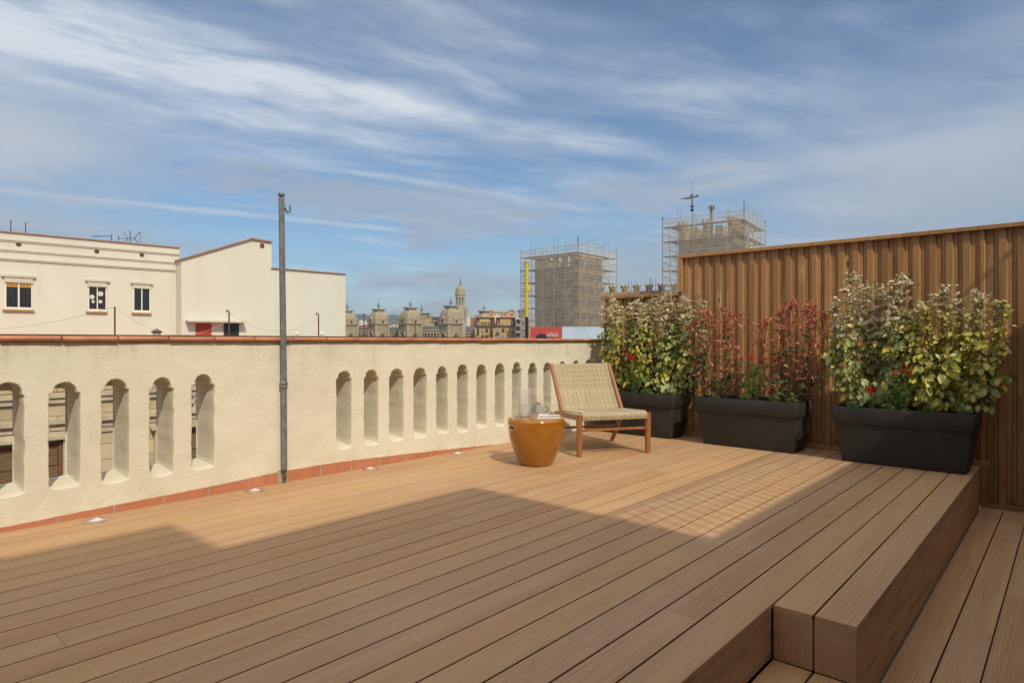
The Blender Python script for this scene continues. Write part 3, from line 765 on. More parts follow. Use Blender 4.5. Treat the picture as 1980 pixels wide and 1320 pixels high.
shrub('photinia_shrub','dense deep red shrub in the right half of the middle planter','shrub',(-2.07,6.42,SZ),.30,.14,.52,1.40,[M['photinia'],M['photgreen']],'phot',10,GP,dens=.92)
GF = 'red flowering bedding plants'
spray('snapdragon','bushy green plant topped by a cluster of crimson flowers behind the lounge chair','flower plant',(-3.80,6.33,SZ),.17,.08,.93,30,6,.03,GF)
spray('snapdragon','leafy green plant with few crimson flowers between the two red shrubs','flower plant',(-2.43,6.36,SZ),.16,.08,.92,20,3,.034,GF)
spray('snapdragon','leafy green plant with crimson flowers low in the middle of the nearest planter','flower plant',(-1.12,6.27,SZ),.17,.07,.80,26,3,.036,GF)
spray('snapdragon','small plant with one crimson flower head at the left of the nearest planter','flower plant',(-1.34,6.22,SZ),.05,.03,.63,6,2,.026,GF)
GT = 'small bright green tufts along the planter rims'
for i,(x,y,l) in enumerate([(-3.93,6.31,'low green tuft at the far planter rim just behind the chair back'),(-3.60,6.31,'low green tuft in the middle of the far planter rim'),(-3.32,6.31,'low green tuft near the right corner of the far planter'),
    (-2.80,6.265,'low green tuft at the left end of the middle planter rim'),(-2.47,6.265,'low green tuft at the centre of the middle planter rim'),(-2.17,6.26,'low green tuft right of centre on the middle planter rim'),(-2.00,6.25,'low green tuft near the right corner of the middle planter'),
    (-1.47,6.185,'low green tuft at the left end of the nearest planter rim'),(-1.20,6.18,'low green tuft left of centre on the nearest planter rim'),(-.88,6.175,'low green tuft right of centre on the nearest planter rim'),(-.67,6.175,'low green tuft at the right corner of the nearest planter')]):
    spray('parsley_tuft', l, 'plant', (x,y,.470), .075, .034, .552, 30, 0, .022, GT)

lf_ = MB(); q_ = at(1599,907,1310.75/247); q_.z = .004
leaf(lf_, q_, Vector((.8,.5,.1)), Vector((0,0,1)), .035, .018, .3, .3); tag(lf_.build('fallen_leaf', M['elae']), 'tiny dry leaf lying on the sunlit deck in front of the nearest planter', 'leaf')
# ------------------------------------------------------------------ lounge chair
CH = thing('lounge_chair','low lounge chair with reddish teak frame and woven beige cord seat and back','chair',(-3.443,4.808,0),R(58.95))
W_ = .715
def beam(mb, a, b_, w, h, w2=None, h2=None, up=(0,0,1)):
    a, b_ = Vector(a), Vector(b_); t_ = (b_-a).normalized(); s = t_.cross(Vector(up)).normalized(); u_ = s.cross(t_)
    w2 = w2 or w; h2 = h2 or h; c = min(w,h)*.16; vs = []
    for p, ww, hh in ((a,w,h),(b_,w2,h2)):
        for dx, dy in ((ww/2-c,-hh/2),(ww/2,-hh/2+c),(ww/2,hh/2-c),(ww/2-c,hh/2),(-ww/2+c,hh/2),(-ww/2,hh/2-c),(-ww/2,-hh/2+c),(-ww/2+c,-hh/2)):
            vs.append(p+s*dx+u_*dy)
    fs = [tuple(reversed(range(8))), tuple(range(8,16))]+[(k,(k+1)%8,8+(k+1)%8,8+k) for k in range(8)]
    mb.add(vs, [tuple(reversed(f)) for f in fs])
for x in (0, W_):
    mb = MB(); beam(mb, (x,0,0), (x,0,.388), .042, .042, .050, .050, (0,1,0)); mb.build('front_leg', M['teak'], CH, world=False)
    mb = MB(); beam(mb, (x,.775,0), (x,.515,.355), .034, .036, .034, .052, (0,1,0)); mb.build('rear_leg', M['teak'], CH, world=False)
    q = .034 if x == 0 else -.034
    mb = MB(); beam(mb, (x+q*.0,.02,.362), (x+q*.0,.60,.338), .030, .052); mb.build('side_rail', M['teak'], CH, world=False)
    mb = MB(); beam(mb, (x+q*.80,.47,.335), (x+q*.80,.80,.828), .034, .044, .034, .036, (0,-1,0)); mb.build('back_post', M['teak'], CH, world=False)
mb = MB(); beam(mb, (.0,.0,.357), (W_,.0,.357), .03, .034); mb.build('front_rail', M['teak'], CH, world=False)
mb = MB(); beam(mb, (.0,.0,.243), (W_,.0,.243), .022, .024); mb.build('stretcher', M['teak'], CH, world=False)
mb = MB(); beam(mb, (.0,.645,.183), (W_,.645,.183), .022, .024); mb.build('stretcher', M['teak'], CH, world=False)
mb = MB(); beam(mb, (.04,.797,.800), (W_-.04,.797,.800), .014, .014); mb.build('top_rail', M['teak'], CH, world=False)
def weave(mb, path, x0, x1, wp=.0245, vp=.0088):
    """cord woven across x0..x1 over a (y,z) path: wefts across, paired warps along the path"""
    pl_ = [Vector((0,y,z)) for y,z in path]; seg = [(b_-a).length for a,b_ in zip(pl_[:-1],pl_[1:])]; T = sum(seg)
    def P_(s):
        for a,b_,l in zip(pl_[:-1],pl_[1:],seg):
            if s <= l+1e-9: 
                t_ = (b_-a).normalized(); return a+t_*s, Vector((0,-t_.z,t_.y))
            s -= l
        return pl_[-1], Vector((0,-t_.z,t_.y))
    nw = int((x1-x0)/wp); wp = (x1-x0)/nw; nv = int(T/vp)
    for j in range(nv+1):
        c, n = P_(j*T/nv); sag = 0; pts = []; tr = rnd.uniform(-.0007,.0007)
        for i in range(nw*3+1):
            u_ = i/3; ph_ = math.pi*(u_+j); x = x0+u_*wp; dome = -.010*math.sin(math.pi*(x-x0)/(x1-x0))*math.sin(math.pi*min(1,max(0,j/nv)))**1
            pts.append(c+Vector((x,0,0))+n*(.0028*math.cos(ph_)+dome)+Vector((0,0,tr)))
        mb.tube(pts, .0043, 4, cap=False, up=tuple(n), flat=.75)
    for i in range(nw+1):
        x = x0+i*wp; m_ = nv*2
        for dx in ((-.0035,.0035) if i%2 == 0 else (0,)):
            pts = []
            for j in range(m_+1):
                c, n = P_(j*T/m_); dome = -.010*math.sin(math.pi*(x-x0)/(x1-x0))*math.sin(math.pi*min(1,j/m_))
                pts.append(c+Vector((x+dx,0,0))+n*((.0055 if i%2 == 0 else .001)+.0028*math.cos(math.pi*(j/2+i+1))+dome))
            mb.tube(pts, .0036 if i%2 == 0 else .003, 4, cap=False, up=(1,0,0))
mb = MB()
fr = [(-.022,.338)]+[(.012-.038*math.cos(w_),.368+.032*math.sin(w_)) for w_ in (R(0),R(30),R(60),R(90))]+[(.10,.394),(.3,.383),(.56,.372)]
weave(mb, fr, .03, W_-.03); mb.build('woven_seat', M['cord'], CH, smooth=True, world=False)
mb = MB(); th_ = Vector((0,.288,.44)).normalized()
bp = [(.520,.378),(.60,.500),(.70,.655),(.782,.790),(.79,.818),(.800,.828),(.815,.822),(.817,.80),(.81,.78)]
weave(mb, [(.520,.378),(.61,.515),(.70,.653),(.780,.800),(.790,.826),(.804,.830),(.815,.815)], .045, W_-.045); mb.build('woven_back', M['cord'], CH, smooth=True, world=False)

# ------------------------------------------------------------------ side table and things on it
TB = thing('side_table','glossy mustard ceramic drum side table beside the lounge chair','table',(-3.517,4.272,0))
mb = MB(); prof = [(.02,.0),(.128,.0),(.136,.004),(.142,.012)]
for i in range(1,17):
    q = i/16; prof.append((.142+.108*math.sin(q*math.pi/2)**.93, .012+.345*q))
prof += [(.251,.375),(.248,.392),(.241,.403),(.228,.409),(.20,.411),(.10,.412),(.02,.412)]
mb.lathe((0,0,0), prof, 72); tt = mb.build('body', M['glaze'], TB, smooth=60, world=False)
mb = MB(); dv = Vector((-.98,-.2,0)); 
a0 = math.atan2(-.665*.86-.75*.5, -.747*.86+.66*.5)
for k in (0,):
    pts_o = []; n = 20
    w0 = a0
    def sp(du, dz, r_): return (r_*math.cos(w0+du/.25), r_*math.sin(w0+du/.25), .337+dz)
    ring = []
    for i in range(n):
        q = 2*math.pi*i/n; ring.append((.026*(1 if math.cos(q) > 0 else -1)+.009*math.cos(q), .009*math.sin(q)))
    vs = [sp(u_,v_,.2505+0*u_) for u_,v_ in ring]+[sp(u_*.85,v_*.7,.2515) for u_,v_ in ring]
    mb.add(vs, [(i,(i+1)%n,n+(i+1)%n,n+i) for i in range(n)]+[tuple(range(n,2*n))])
M['hole'] = plain('dark_opening', (.008,.004,.002), .9)
mb.build('handle_slot', M['hole'], TB, world=False)
ZT_ = .4125
JG = thing('glass_jug','clear ribbed glass jug half full of water on the side table','jug',(-3.619,4.235,ZT_))
mb = MB(); R0 = .055
out = [(.02,.0005),(.050,.0005),(R0,.005),(R0,.06),(R0,.13),(R0,.20),(R0+.0005,.246),(R0-.001,.249)]
inn = [(R0-.003,.247),(R0-.0035,.20),(R0-.0035,.13),(R0-.0035,.06),(R0-.0045,.012),(.046,.008),(.02,.008),(.001,.008)]
def ribbed(mb, prof, n=64, amp=.0006, closed=False):
    vs = []
    for r_,z in prof:
        for k in range(n): w = 2*math.pi*k/n; rr = r_+(amp*math.cos(w*16*1.0) if r_ > .045 else 0); vs.append((rr*math.cos(w), rr*math.sin(w), z))
    fs = [(i*n+k, i*n+(k+1)%n, (i+1)*n+(k+1)%n, (i+1)*n+k) for i in range(len(prof)-1) for k in range(n)]
    fs += [tuple(reversed(range(n))), tuple(range((len(prof)-1)*n, len(prof)*n))]
    mb.add(vs, fs)
ribbed(mb, out+inn); mb.build('body', M['glass'], JG, smooth=50, world=False)
mb = MB(); hd = Vector((-Rx,-Ry,0)); pts = []
for i in range(11):
    q = i/10; pts.append(hd*(R0-.001+.032*math.sin(q*math.pi)**.6)+Vector((0,0,.215-.145*q)))
mb.tube(pts, [.005]*11, 10); mb.build('handle', M['glass'], JG, smooth=True, world=False)
mb = MB(); mb.lathe((0,0,0), [(.02,.0085),(.046,.0085),(R0-.0048,.0125),(R0-.0038,.06),(R0-.0038,.118),(R0-.005,.1185),(.02,.1185)], 48); mb.build('water', M['water'], JG, smooth=50, world=False)
MG = thing('glass_mug','small clear glass mug with amber handle beside the book','mug',(-3.560,4.385,ZT_))
mb = MB(); r2 = .040
ribbed(mb, [(.01,.0005),(.036,.0005),(r2,.005),(r2,.05),(r2,.092),(r2-.001,.094),(r2-.003,.092),(r2-.003,.05),(r2-.0035,.010),(.034,.007),(.01,.007),(.001,.007)], 48, 0); mb.build('body', M['glass'], MG, smooth=50, world=False)
mb = MB(); hd = Vector((Rx,Ry,0)); mb.tube([hd*(r2-.001+.028*math.sin(math.pi*i/12)**.75)+Vector((0,0,.082-.060*i/12)) for i in range(13)], .0042, 8); mb.build('handle', M['amber'], MG, smooth=True, world=False)
BK = thing('book','thick white paperback book lying on the side table','book',(-3.385,4.285,ZT_+.0005),R(28))
M['page'] = plain('book_pages', (.72,.69,.62), .8, var=.08, scale=60)
t = NT('book_cover'); v = t.coord(); vo = t.add('ShaderNodeTexVoronoi'); t.l.new(v, vo.inputs['Vector']); vo.inputs['Scale'].default_value = 22
M['cover'] = t.finish(Base_Color=t.ramp(t.noise(v, 14, 3), [(.45,(.80,.79,.76)),(.56,(.78,.77,.74)),(.6,(.42,.22,.10)),(.68,(.20,.22,.20))]), Roughness=.3)
M['covw'] = plain('white_cover', (.80,.79,.76), .35, var=.03)
mb = MB(); mb.box(-.088,.086,-.060,.060,.0022,.0225,.0008); mb.build('pages', M['page'], BK, world=False)
mb = MB(); mb.box(-.09,.09,-.063,.063,0,.002); mb.box(-.091,-.0885,-.063,.063,.002,.0227); mb.build('back_cover', M['covw'], BK, world=False)
mb = MB(); mb.box(-.091,.09,-.063,.063,.0229,.0249,.0005); mb.build('front_cover', M['cover'], BK, world=False)

# ------------------------------------------------------------------ the house behind the camera that shades the deck
HS = thing('house', 'brown house of stepped flat roofed blocks behind the viewer, shading the deck', 'house', (4,2,ZL))
M['housewall'] = plain('brown_house_wall', (.20,.17,.14), .85, var=.04, scale=2)
mb = MB(); mb.box(2, 9, -7, -1.06, ZL, 6.2); mb.box(2.0, 9, -1.058, 1.04, ZL, 5.5); mb.box(2.0, 9, 1.042, 10, ZL, 3.52); mb.build('wall', M['housewall'], HS)
mb = MB(); mb.box(1.97, 9.02, -7.03, -1.055, 6.202, 6.26); mb.box(1.97, 9.02, -1.05, 1.07, 5.502, 5.56); mb.box(1.97, 9.02, 1.075, 10.03, 3.522, 3.58); mb.build('roof', M['housewall'], HS)
for y, zz in ((-4.5,0),(-2.2,0),(.0,0),(2.6,0),(4.6,0),(-4.5,3.3),(-2.2,3.3),(.0,3.1)):
    z0_ = ZL+.001 if zz == 0 else zz+.0; fr_ = MB(); fr_.box(1.975, 1.998, y-.75, y+.75, z0_, z0_+2.2); w = fr_.build('window', M['white'], HS)
    gl = MB(); gl.box(1.96, 1.974, y-.69, y-.02, z0_+.06, z0_+2.13); gl.box(1.96, 1.974, y+.02, y+.69, z0_+.06, z0_+2.13); gl.build('pane', M['pane'], w)
mb = MB(); mb.box(-1.2, 1.99, -7, -1.1, ZL, 3.5); mb.build('wing', M['housewall'], HS)  # unseen block added behind the viewer to darken the step end faces
mb = MB(); mb.box(.80, 1.995, -2.0, 9.4, 2.30, 2.40); mb.build('unseen_shade_slab', M['housewall'], HS)  # unseen slab added overhead to darken the lower deck and risers
RLG = thing('roof_railing', 'thin metal railing on the roof edge of the brown house, casting faint stripes', 'railing', (2.02,5,3.58))
mb = MB(); mb.box(2.0, 2.016, 1.2, 9.9, 4.36, 4.378); mb.build('handrail', M['blackiron'], RLG)
mb = MB(); y = 1.25
while y < 9.9: mb.tube([(2.015,y,3.581),(2.015,y,4.36)], .0085, 5); y += .115
mb.build('balusters', M['blackiron'], RLG)

# ------------------------------------------------------------------ ground and opposite stone building
M['ground'] = plain('city_ground', (.16,.15,.14), .95, var=.3, scale=.05)
mb = MB(); GZ = -22.0; mb.add([(-9000,-9000,GZ),(9000,-9000,GZ),(9000,9000,GZ),(-9000,9000,GZ)], [(0,1,2,3)]); struct(mb.build('ground', M['ground']))
OB = thing('own_building', 'cream apartment block carrying the roof terrace', 'building', (-1,2,GZ))
mb = MB(); mb.box(-4.79, 8, -8, 9.5, GZ, ZL-.31); mb.build('wall', M['cream'], OB)
M['stone'] = m_blocks('sandstone_blocks', (.52,.40,.26), (.22,.18,.13), .62, .30)
M['stonetrim'] = plain('carved_sandstone', (.46,.38,.27), .9, var=.25, scale=3, bump=.3)
M['shutter'] = plain('brown_wood_shutter', (.20,.075,.03), .7, var=.3, scale=12)
SX = -14.0
SB = thing('stone_building', 'ornate sandstone building across the street seen through the parapet slots', 'building', (SX-4,4,GZ))
mb = MB(); mb.box(SX-16, SX, -14, 14.3, GZ, .15); mb.box(SX-.35, SX+.02, -14, 14.3, .151, .95); mb.build('wall', M['stone'], SB)
mb = MB(); mb.box(SX-.40, SX+.14, -14, 14.4, .951, 1.06); mb.build('parapet_band', M['cream'], SB)
mb = MB(); mb.box(SX-.42, SX+.18, -14, 14.42, 1.061, 1.165); mb.build('coping', M['creamtrim'], SB)
mb = MB(); mb.box(SX-.43, SX+.19, -14, 14.43, 1.166, 1.20); mb.build('coping_tiles', M['rust'], SB)
mb = MB()
for z, h, p in ((.04,.08,.10),(-.06,.09,.06),(-.56,.05,.05),(-.44,.09,.09),(-.66,.08,.04),(-3.9,.3,.3)): mb.box(SX+.001, SX+p, -14, 14.35, z, z+h)
mb.build('moulding', M['stonetrim'], SB)
# shuttered windows with carved heads
k = 0
for py in [-9.9,-7.4,-4.9,-2.4,.1,2.72,5.4,8.0,10.6,13.0]:
    w = MB(); w.box(SX+.01, SX+.10, py-.62, py-.50, -3.2, -.72); w.box(SX+.01, SX+.10, py+.50, py+.62, -3.2, -.72); w.box(SX+.012, SX+.16, py-.7, py+.7, -.718, -.661)
    wo = w.build('window', M['stonetrim'], SB)
    s = MB(); 
    for c in (-.25,.25):
        s.box(SX+.012, SX+.05, py+c-.235, py+c-.19, -3.15, -.73); s.box(SX+.012, SX+.05, py+c+.19, py+c+.235, -3.15, -.73)
        z = -.78
        while z > -3.1:
            s.obox((SX+.02, py+c-.19, z-.028), (.012,0,.0), (0,.38,0), (.02,0,.026)); z -= .035
    s.build('shutter', M['shutter'], wo)
    s = MB(); s.lathe((SX+.05,py,-.30), [(.16,0)], 8, closed=False)
    # carved quatrefoil over the window
    s = MB()
    for q in range(4):
        a = R(45+90*q); cy, cz = py+.11*math.cos(a), -.22+.11*math.sin(a)
        s.tube([(SX+.04,cy+.09*math.cos(R(x_)),cz+.09*math.sin(R(x_))) for x_ in range(0,361,30)], .022, 5, cap=False)
    s.build('carving', M['stonetrim'], wo)
mb = MB(); mb.box(SX-15.9, SX-.36, -13.9, 14.2, .152, .19); mb.build('roof', M['roofred'], SB)
# small tree in the street glimpsed through the leftmost slot
TR = thing('street_tree', 'young plane tree with yellow green leaves glimpsed through the leftmost slot', 'tree', (-9.5,.9,GZ))
tr = MB(); tr.tube([(-9.5,.9,GZ),(-9.45,.95,-9),(-9.4,.9,-3.2),(-9.35,1.0,-1.2)], [.22,.16,.07,.02], 8)
lv = MB()
for i in range(26):
    b0 = Vector((-9.42,.92,rnd.uniform(-6,-1.3))); a = rnd.uniform(0,6.28); e_ = b0+Vector((math.cos(a), math.sin(a), .9))*rnd.uniform(.5,1.2)*(.4+.12*(-1.3-b0.z)); e_.z = min(e_.z, -.62)
    tr.tube([b0,b0.lerp(e_,.5)+rv(.05),e_], [.02,.014,.006], 4, cap=False)
    for k in range(26): leaf(lv, b0.lerp(e_, rnd.uniform(.3,1))+rv(.04), rv(), Vector((0,0,1))+rv(.4), .10, .07, .2, .1)
tr.build('trunk', M['stem'], TR, smooth=True)
M['plane'] = m_leaf('yellow_green_leaf', [(0,(.16,.19,.03)),(.6,(.30,.30,.05)),(1,(.22,.12,.04))], None, 0, 0, .5, .3); lv.build('crown', M['plane'], TR, smooth=True)

# ------------------------------------------------------------------ cream rooftop building across the way
M['faredge'] = plain('weathered_roof_edge', (.36,.20,.13), .8, var=.25, scale=5)
D0 = 23.65; p0 = at(0,660,D0); tv = Vector((.0992,.995,0)); nv = Vector((.995,-.0992,0))
CB = thing('cream_building', 'long cream rendered building with barred windows and a red door', 'building', (p0.x,p0.y+4,GZ))
def cp(px, py, off=0.0):
    q = p0+nv*off; return on_plane(px, py, (q.x,q.y), (nv.x,nv.y))
def wallrect(mb, px0, px1, ytop, ybot, off, th, atpx=None):
    """box on the facade: px0..px1 wide, heights read at px atpx (or at px0)"""
    a = cp(px0, ytop, off); b_ = cp(px1, ytop, off); r_ = cp(atpx if atpx is not None else px0, ytop, off); zb = cp(atpx if atpx is not None else px0, ybot, off).z
    mb.obox((a.x,a.y,zb), (b_.x-a.x,b_.y-a.y,0), tuple(-nv*th), (0,0,r_.z-zb))
zt0 = cp(0,447).z
mb = MB(); a = cp(-420,447); b_ = cp(347,478); a.z = GZ; mb.obox(a, (b_.x-a.x,b_.y-a.y,0), tuple(-nv*9), (0,0,zt0-GZ-.02))
GO = .8
g = [cp(350.5,502,GO), cp(486,462.8,GO), cp(525,468.8,GO)]; gb = [Vector((q.x,q.y,GZ)) for q in g]
mb.poly([gb[0],gb[2],g[2],g[1],g[0]], tuple(-nv*9.8))
a = cp(525,519,GO); b_ = cp(668,530,GO); mb.obox((a.x,a.y,GZ), (b_.x-a.x,b_.y-a.y,0), tuple(-nv*7), (0,0,a.z-GZ))
mb.build('wall', M['cream'], CB)
mb = MB()
for yl, yr, h, pr in ((460.5,492.5,.06,.05),(480.5,507.5,.05,.045),(497,522.5,.07,.06)):
    z = cp(0,yl).z; a = cp(-420,yl,pr); b_ = cp(349,yr,pr); mb.obox((a.x,a.y,z-h), (b_.x-a.x,b_.y-a.y,0), tuple(-nv*(pr-.002)), (0,0,h))
    mb.obox((a.x,a.y,z-h-.05), (b_.x-a.x,b_.y-a.y,0), tuple(-nv*(pr*.5)), (0,0,.049)) if False else None
    mb.obox((a.x-nv.x*pr*.5,a.y-nv.y*pr*.5,z-h-.05), (b_.x-a.x,b_.y-a.y,0), tuple(-nv*(pr*.5-.002)), (0,0,.049))
mb.build('cornice', M['creamtrim'], CB)
mb = MB(); z = zt0; a = cp(-420,447,.06); b_ = cp(348,478,.06); mb.obox((a.x,a.y,z-.019), (b_.x-a.x,b_.y-a.y,0), tuple(-nv*.4), (0,0,.035)); 
for (q0,q1) in ((g[0],g[1]),(g[1],g[2])):
    dd = q1-q0; mb.obox(q0+nv*.10+Vector((0,0,.0))-dd*.02, dd*1.04, tuple(-nv*9.9), (0,0,.06))
a = cp(525,519,GO+.07); b_ = cp(670,530,GO+.07); mb.obox((a.x,a.y,a.z), (b_.x-a.x,b_.y-a.y,0), tuple(-nv*7.1), (0,0,.045))
mb.build('roof_edge', M['faredge'], CB)
def cwindow(l, r_, yt, yb, hood, sill, blind=False, stickers=False):
    f = MB(); rx = r_
    # recess drawn by frame bars proud of a dark pane
    wallrect(f, l, r_, yb-4, yb, .035, .034, l); wallrect(f, l, l+(r_-l)*.05, yt, yb-4, .034, .033, l); wallrect(f, r_-(r_-l)*.05, r_, yt, yb-4, .034, .033, l)
    m_ = (l+r_)/2; wallrect(f, m_-(r_-l)*.03, m_+(r_-l)*.03, yt, yb-4, .034, .033, l)
    wo = f.build('window', M['white'], CB)
    p = MB(); wallrect(p, l+(r_-l)*.05, m_-(r_-l)*.03, yt, yb-4, .014, .012, l); wallrect(p, m_+(r_-l)*.03, r_-(r_-l)*.05, yt, yb-4, .014, .012, l); p.build('pane', M['pane'], wo)
    h = MB(); wallrect(h, hood[0], hood[1], hood[2], hood[3], .10, .098, hood[0]); wallrect(h, l-1, r_+1, hood[3], yt, .06, .058, l-1); h.build('hood', M['creamtrim'], wo)
    s = MB(); wallrect(s, sill[0], sill[1], sill[2], sill[3], .11, .108, sill[0]); s.build('sill', M['terracotta2'], wo)
    if blind: b2 = MB(); wallrect(b2, l+2, r_-2, yt, yt+9, .027, .006, l); b2.build('blind', M['blind'], wo)
    b3 = MB(); n = 8
    if blind or stickers:
        for i in range(n): 
            q = l+(r_-l)*(i+.5)/n; wallrect(b3, q-.22, q+.22, yt+.5, (yb-4 if blind else yb-5), .085, .012, l)
        wallrect(b3, l, r_, yt+1, yt+1.6, .087, .016, l); b3.build('bars', M['rust'], wo)
    if stickers:
        for (qx,qy,rr) in ((178,574,.09),(180,583,.06),(194.5,568,.10),(194,583,.07)):
            s2 = MB(); c = cp(qx,qy,.021); s2.tube([c, c+nv*.004], rr, 14); s2.build('sticker', M['white'], wo)
M['terracotta2'] = plain('yellow_clay_sill', (.50,.32,.12), .8, var=.2, scale=10)
M['blind'] = plain('orange_blind', (.55,.30,.10), .8, var=.1, scale=10)
cwindow(9.5,63,545,597,(1.5,69.5,529,534),(5,66,597,599.8),blind=True)
cwindow(170.7,205.7,553.5,601,(165,213,539,543),(167,208,601,603.5),stickers=True)
cwindow(258,290.6,557,603.5,(253,296,544,548),(255,293,603.5,606))
cwindow(-190,-130,524,584,(-200,-122,506,512),(-194,-126,584,587),blind=True)
v_ = MB()
for (qx,qy) in ((36,472),(187,485.8),(274,492.8)):
    c = cp(qx,qy,.002); v_ = MB(); v_.lathe((0,0,0), [(.08,0),(.085,.02),(.06,.02),(.058,.005)], 18, closed=False)
    v_.v = [tuple(c+nv*p[2]+tv*p[0]+Vector((0,0,p[1]))) for p in v_.v]; n0 = len(v_.v); v_.tube([c+nv*.001,c+nv*.004], .058, 14); v_.build('vent', M['rust'], CB)
c = cp(506.6,474.8,GO+.002); v_ = MB(); v_.tube([c,c+nv*.03], [.13,.13], 4); v_.tube([c+nv*.031,c+nv*.034], .09, 10); v_.build('vent', M['rust'], CB)
mb = MB(); a = cp(344.7,508,.09); mb.tube([(a.x,a.y,GZ),(a.x,a.y,a.z-.05)], .055, 8); a2 = cp(362,502,GO+.06); mb.tube([a-nv*-.0, a+Vector((0,0,.08)), cp(352,503,.5)], .05, 8); mb.build('downpipe', M['creamtrim'], CB)
mb = MB(); wallrect(mb, 378, 409, 625, 655, GO+.012, .01, 378); dr_ = mb.build('door', M['red_door'], CB)
h = MB(); 
for z in (630,636,642): wallrect(h, 378.6, 408.4, z, z+.7, GO+.02, .006, 378)
h.build('door_rail', M['red_door'], dr_)
mb = MB(); wallrect(mb, 432.7, 462, 625, 655, GO+.014, .012, 433); wo = mb.build('window', M['pane'], CB)
b3 = MB()
for i in range(9): q = 433.5+28*i/8; wallrect(b3, q-.25, q+.25, 625, 655, GO+.05, .014, 433)
wallrect(b3, 433, 462, 632, 632.7, GO+.055, .02, 433); b3.build('bars', M['blackiron'], wo)
mb = MB(); wallrect(mb, 364, 477, 618.5, 621.8, GO+.42, .418, 364); mb.build('canopy', M['creamtrim'], CB)
# rooftop aerials
def aerial(label, px, ytop, ybase, kind):
    b0 = cp(px, ybase, -1.2); d_ = (Vector((b0.x,b0.y,0))).dot(Vector((Fx,Fy,0))); tp = at(px, ytop, d_); b0.z = zt0-.6
    o = thing('roof_aerial', label, 'antenna', (b0.x,b0.y,zt0-.55), 0, 'television aerials on the cream building'); mb = MB()
    mb.tube([b0, tp], .016, 5); mb.build('mast', M['blackiron'], o); mb = MB()
    r_ = Vector((Rx,Ry,0))
    if kind == 0:
        mb.tube([tp-Vector((0,0,.1))-r_*.85, tp-Vector((0,0,.08))], .014, 4)
        for i in range(7): c = tp-Vector((0,0,.1))-r_*(.1+.11*i); mb.tube([c-Vector((Fx,Fy,0))*.15,c+Vector((Fx,Fy,0))*.15+Vector((0,0,.04))], .008, 4)
    elif kind == 1:
        z = Vector((0,0,.34)); mb.tube([tp-z-r_*.5, tp-z+r_*.22], .014, 4)
        for s_ in (-1,1):
            mb.tube([tp-z+r_*.18, tp-z+r_*.45+Vector((0,0,s_*.3))], .014, 4); mb.tube([tp-z-r_*.1, tp-z-r_*.3+Vector((0,0,s_*.28))], .010, 4)
            mb.tube([tp-z-r_*.5+Vector((0,0,s_*.10)), tp-z-r_*.5], .018, 4)
        mb.tube([tp-z+r_*.45-Vector((0,0,.3)), tp-z+r_*.45+Vector((0,0,.3))], .008, 4)
    else: mb.tube([tp-r_*.05, tp+r_*.05], .01, 4)
    mb.build('boom', M['blackiron'], o)
aerial('left aerial with a horizontal boom on the cream building roof', 216, 453, 466, 0)
aerial('right aerial with spread reflector arms on the cream building roof', 251.5, 446, 470, 1)
aerial('thin rod aerial nearest the left picture edge', 21, 426, 449, 2)
aerial('second thin rod aerial from the left picture edge', 49.5, 431, 452, 2)
# washing-line posts on the roof terrace between
GW = 'washing line posts on the roof terrace'
posts = []
def wpost(px, ytop, d_, label, hook=True):
    tp = at(px, ytop, d_); z0_ = .19; o = thing('line_post', label, 'post', (tp.x,tp.y,z0_), 0, GW)
    mb = MB(); mb.tube([(tp.x,tp.y,z0_),tuple(tp)], .020, 6); mb.build('post', M['rust'], o)
    if hook:
        mb = MB(); r_ = Vector((Rx,Ry,0)); mb.tube([tp, tp+r_*-.02+Vector((0,0,.05)), tp+r_*-.05+Vector((0,0,.065)), tp+r_*-.075+Vector((0,0,.03)), tp+r_*-.06], .018, 5); mb.build('hook', M['rust'], o)
    posts.append(tp); return o
wpost(222,593,15.5,'bare rusty post in front of the middle windows of the cream building',False)
wpost(443,604,17.5,'hooked rusty post in front of the barred window by the red door')
wpost(616,609,19,'hooked rusty post before the blank right wall of the cream building')
wpost(703.7,606.6,22,'rusty post just right of the cream building, the tallest in front of the palace',False)
wpost(724,621,26,'short rusty post in front of the second domed pavilion',False)
wpost(779.5,612,24,'rusty post in front of the third domed pavilion',False)
wpost(802.8,620,27,'short rusty post right of the third domed pavilion',False)
def wire(a, b_, sag, label):
    mb = MB(); mb.tube([a.lerp(b_,i/12)-Vector((0,0,sag*4*(i/12)*(1-i/12))) for i in range(13)], .006, 4); tag(mb.build('washing_line', M['wire']), label, 'line')
M['wire'] = plain('pale_wire', (.45,.40,.30), .7)
wire(cp(-40,636,.1), posts[0], .15, 'thin washing line running left from the bare post'); wire(posts[0], posts[1]-Vector((0,0,.2)), .55, 'thin sagging washing line between the bare post and the hooked post by the red door'); wire(posts[1], posts[2]-Vector((0,0,.1)), .45, 'thin sagging washing line behind the tall iron pole')
# small chimney and roof vents on the terrace
def roofbit(name, label, px, yt, yb, d_, r_, cat, mat):
    tp = at(px, yt, d_); bt = at(px, yb, d_); H = tp.z-bt.z; o = thing(name, label, cat, (tp.x,tp.y,.19))
    mb = MB(); mb.lathe((tp.x,tp.y,.19), [(r_*.75,0),(r_*.75,bt.z-.19+H*.45)], 10); mb.build('shaft', mat, o, smooth=30)
    mb = MB(); mb.lathe((tp.x,tp.y,bt.z+H*.45), [(r_*1.0,0),(r_*1.15,H*.1),(r_*.5,H*.35),(r_*.12,H*.5),(.005,H*.55)], 10); mb.build('cap', M['slate'] if name == 'chimney' else M['white'], o, smooth=30)
roofbit('chimney','small stone chimney with pointed grey cap behind the coping',303,635,649,16,.12,'chimney',M['stonetrim'])
roofbit('roof_vent','small white roof vent left of the pair behind the coping',574,641,650,19,.05,'vent',M['creamtrim'])
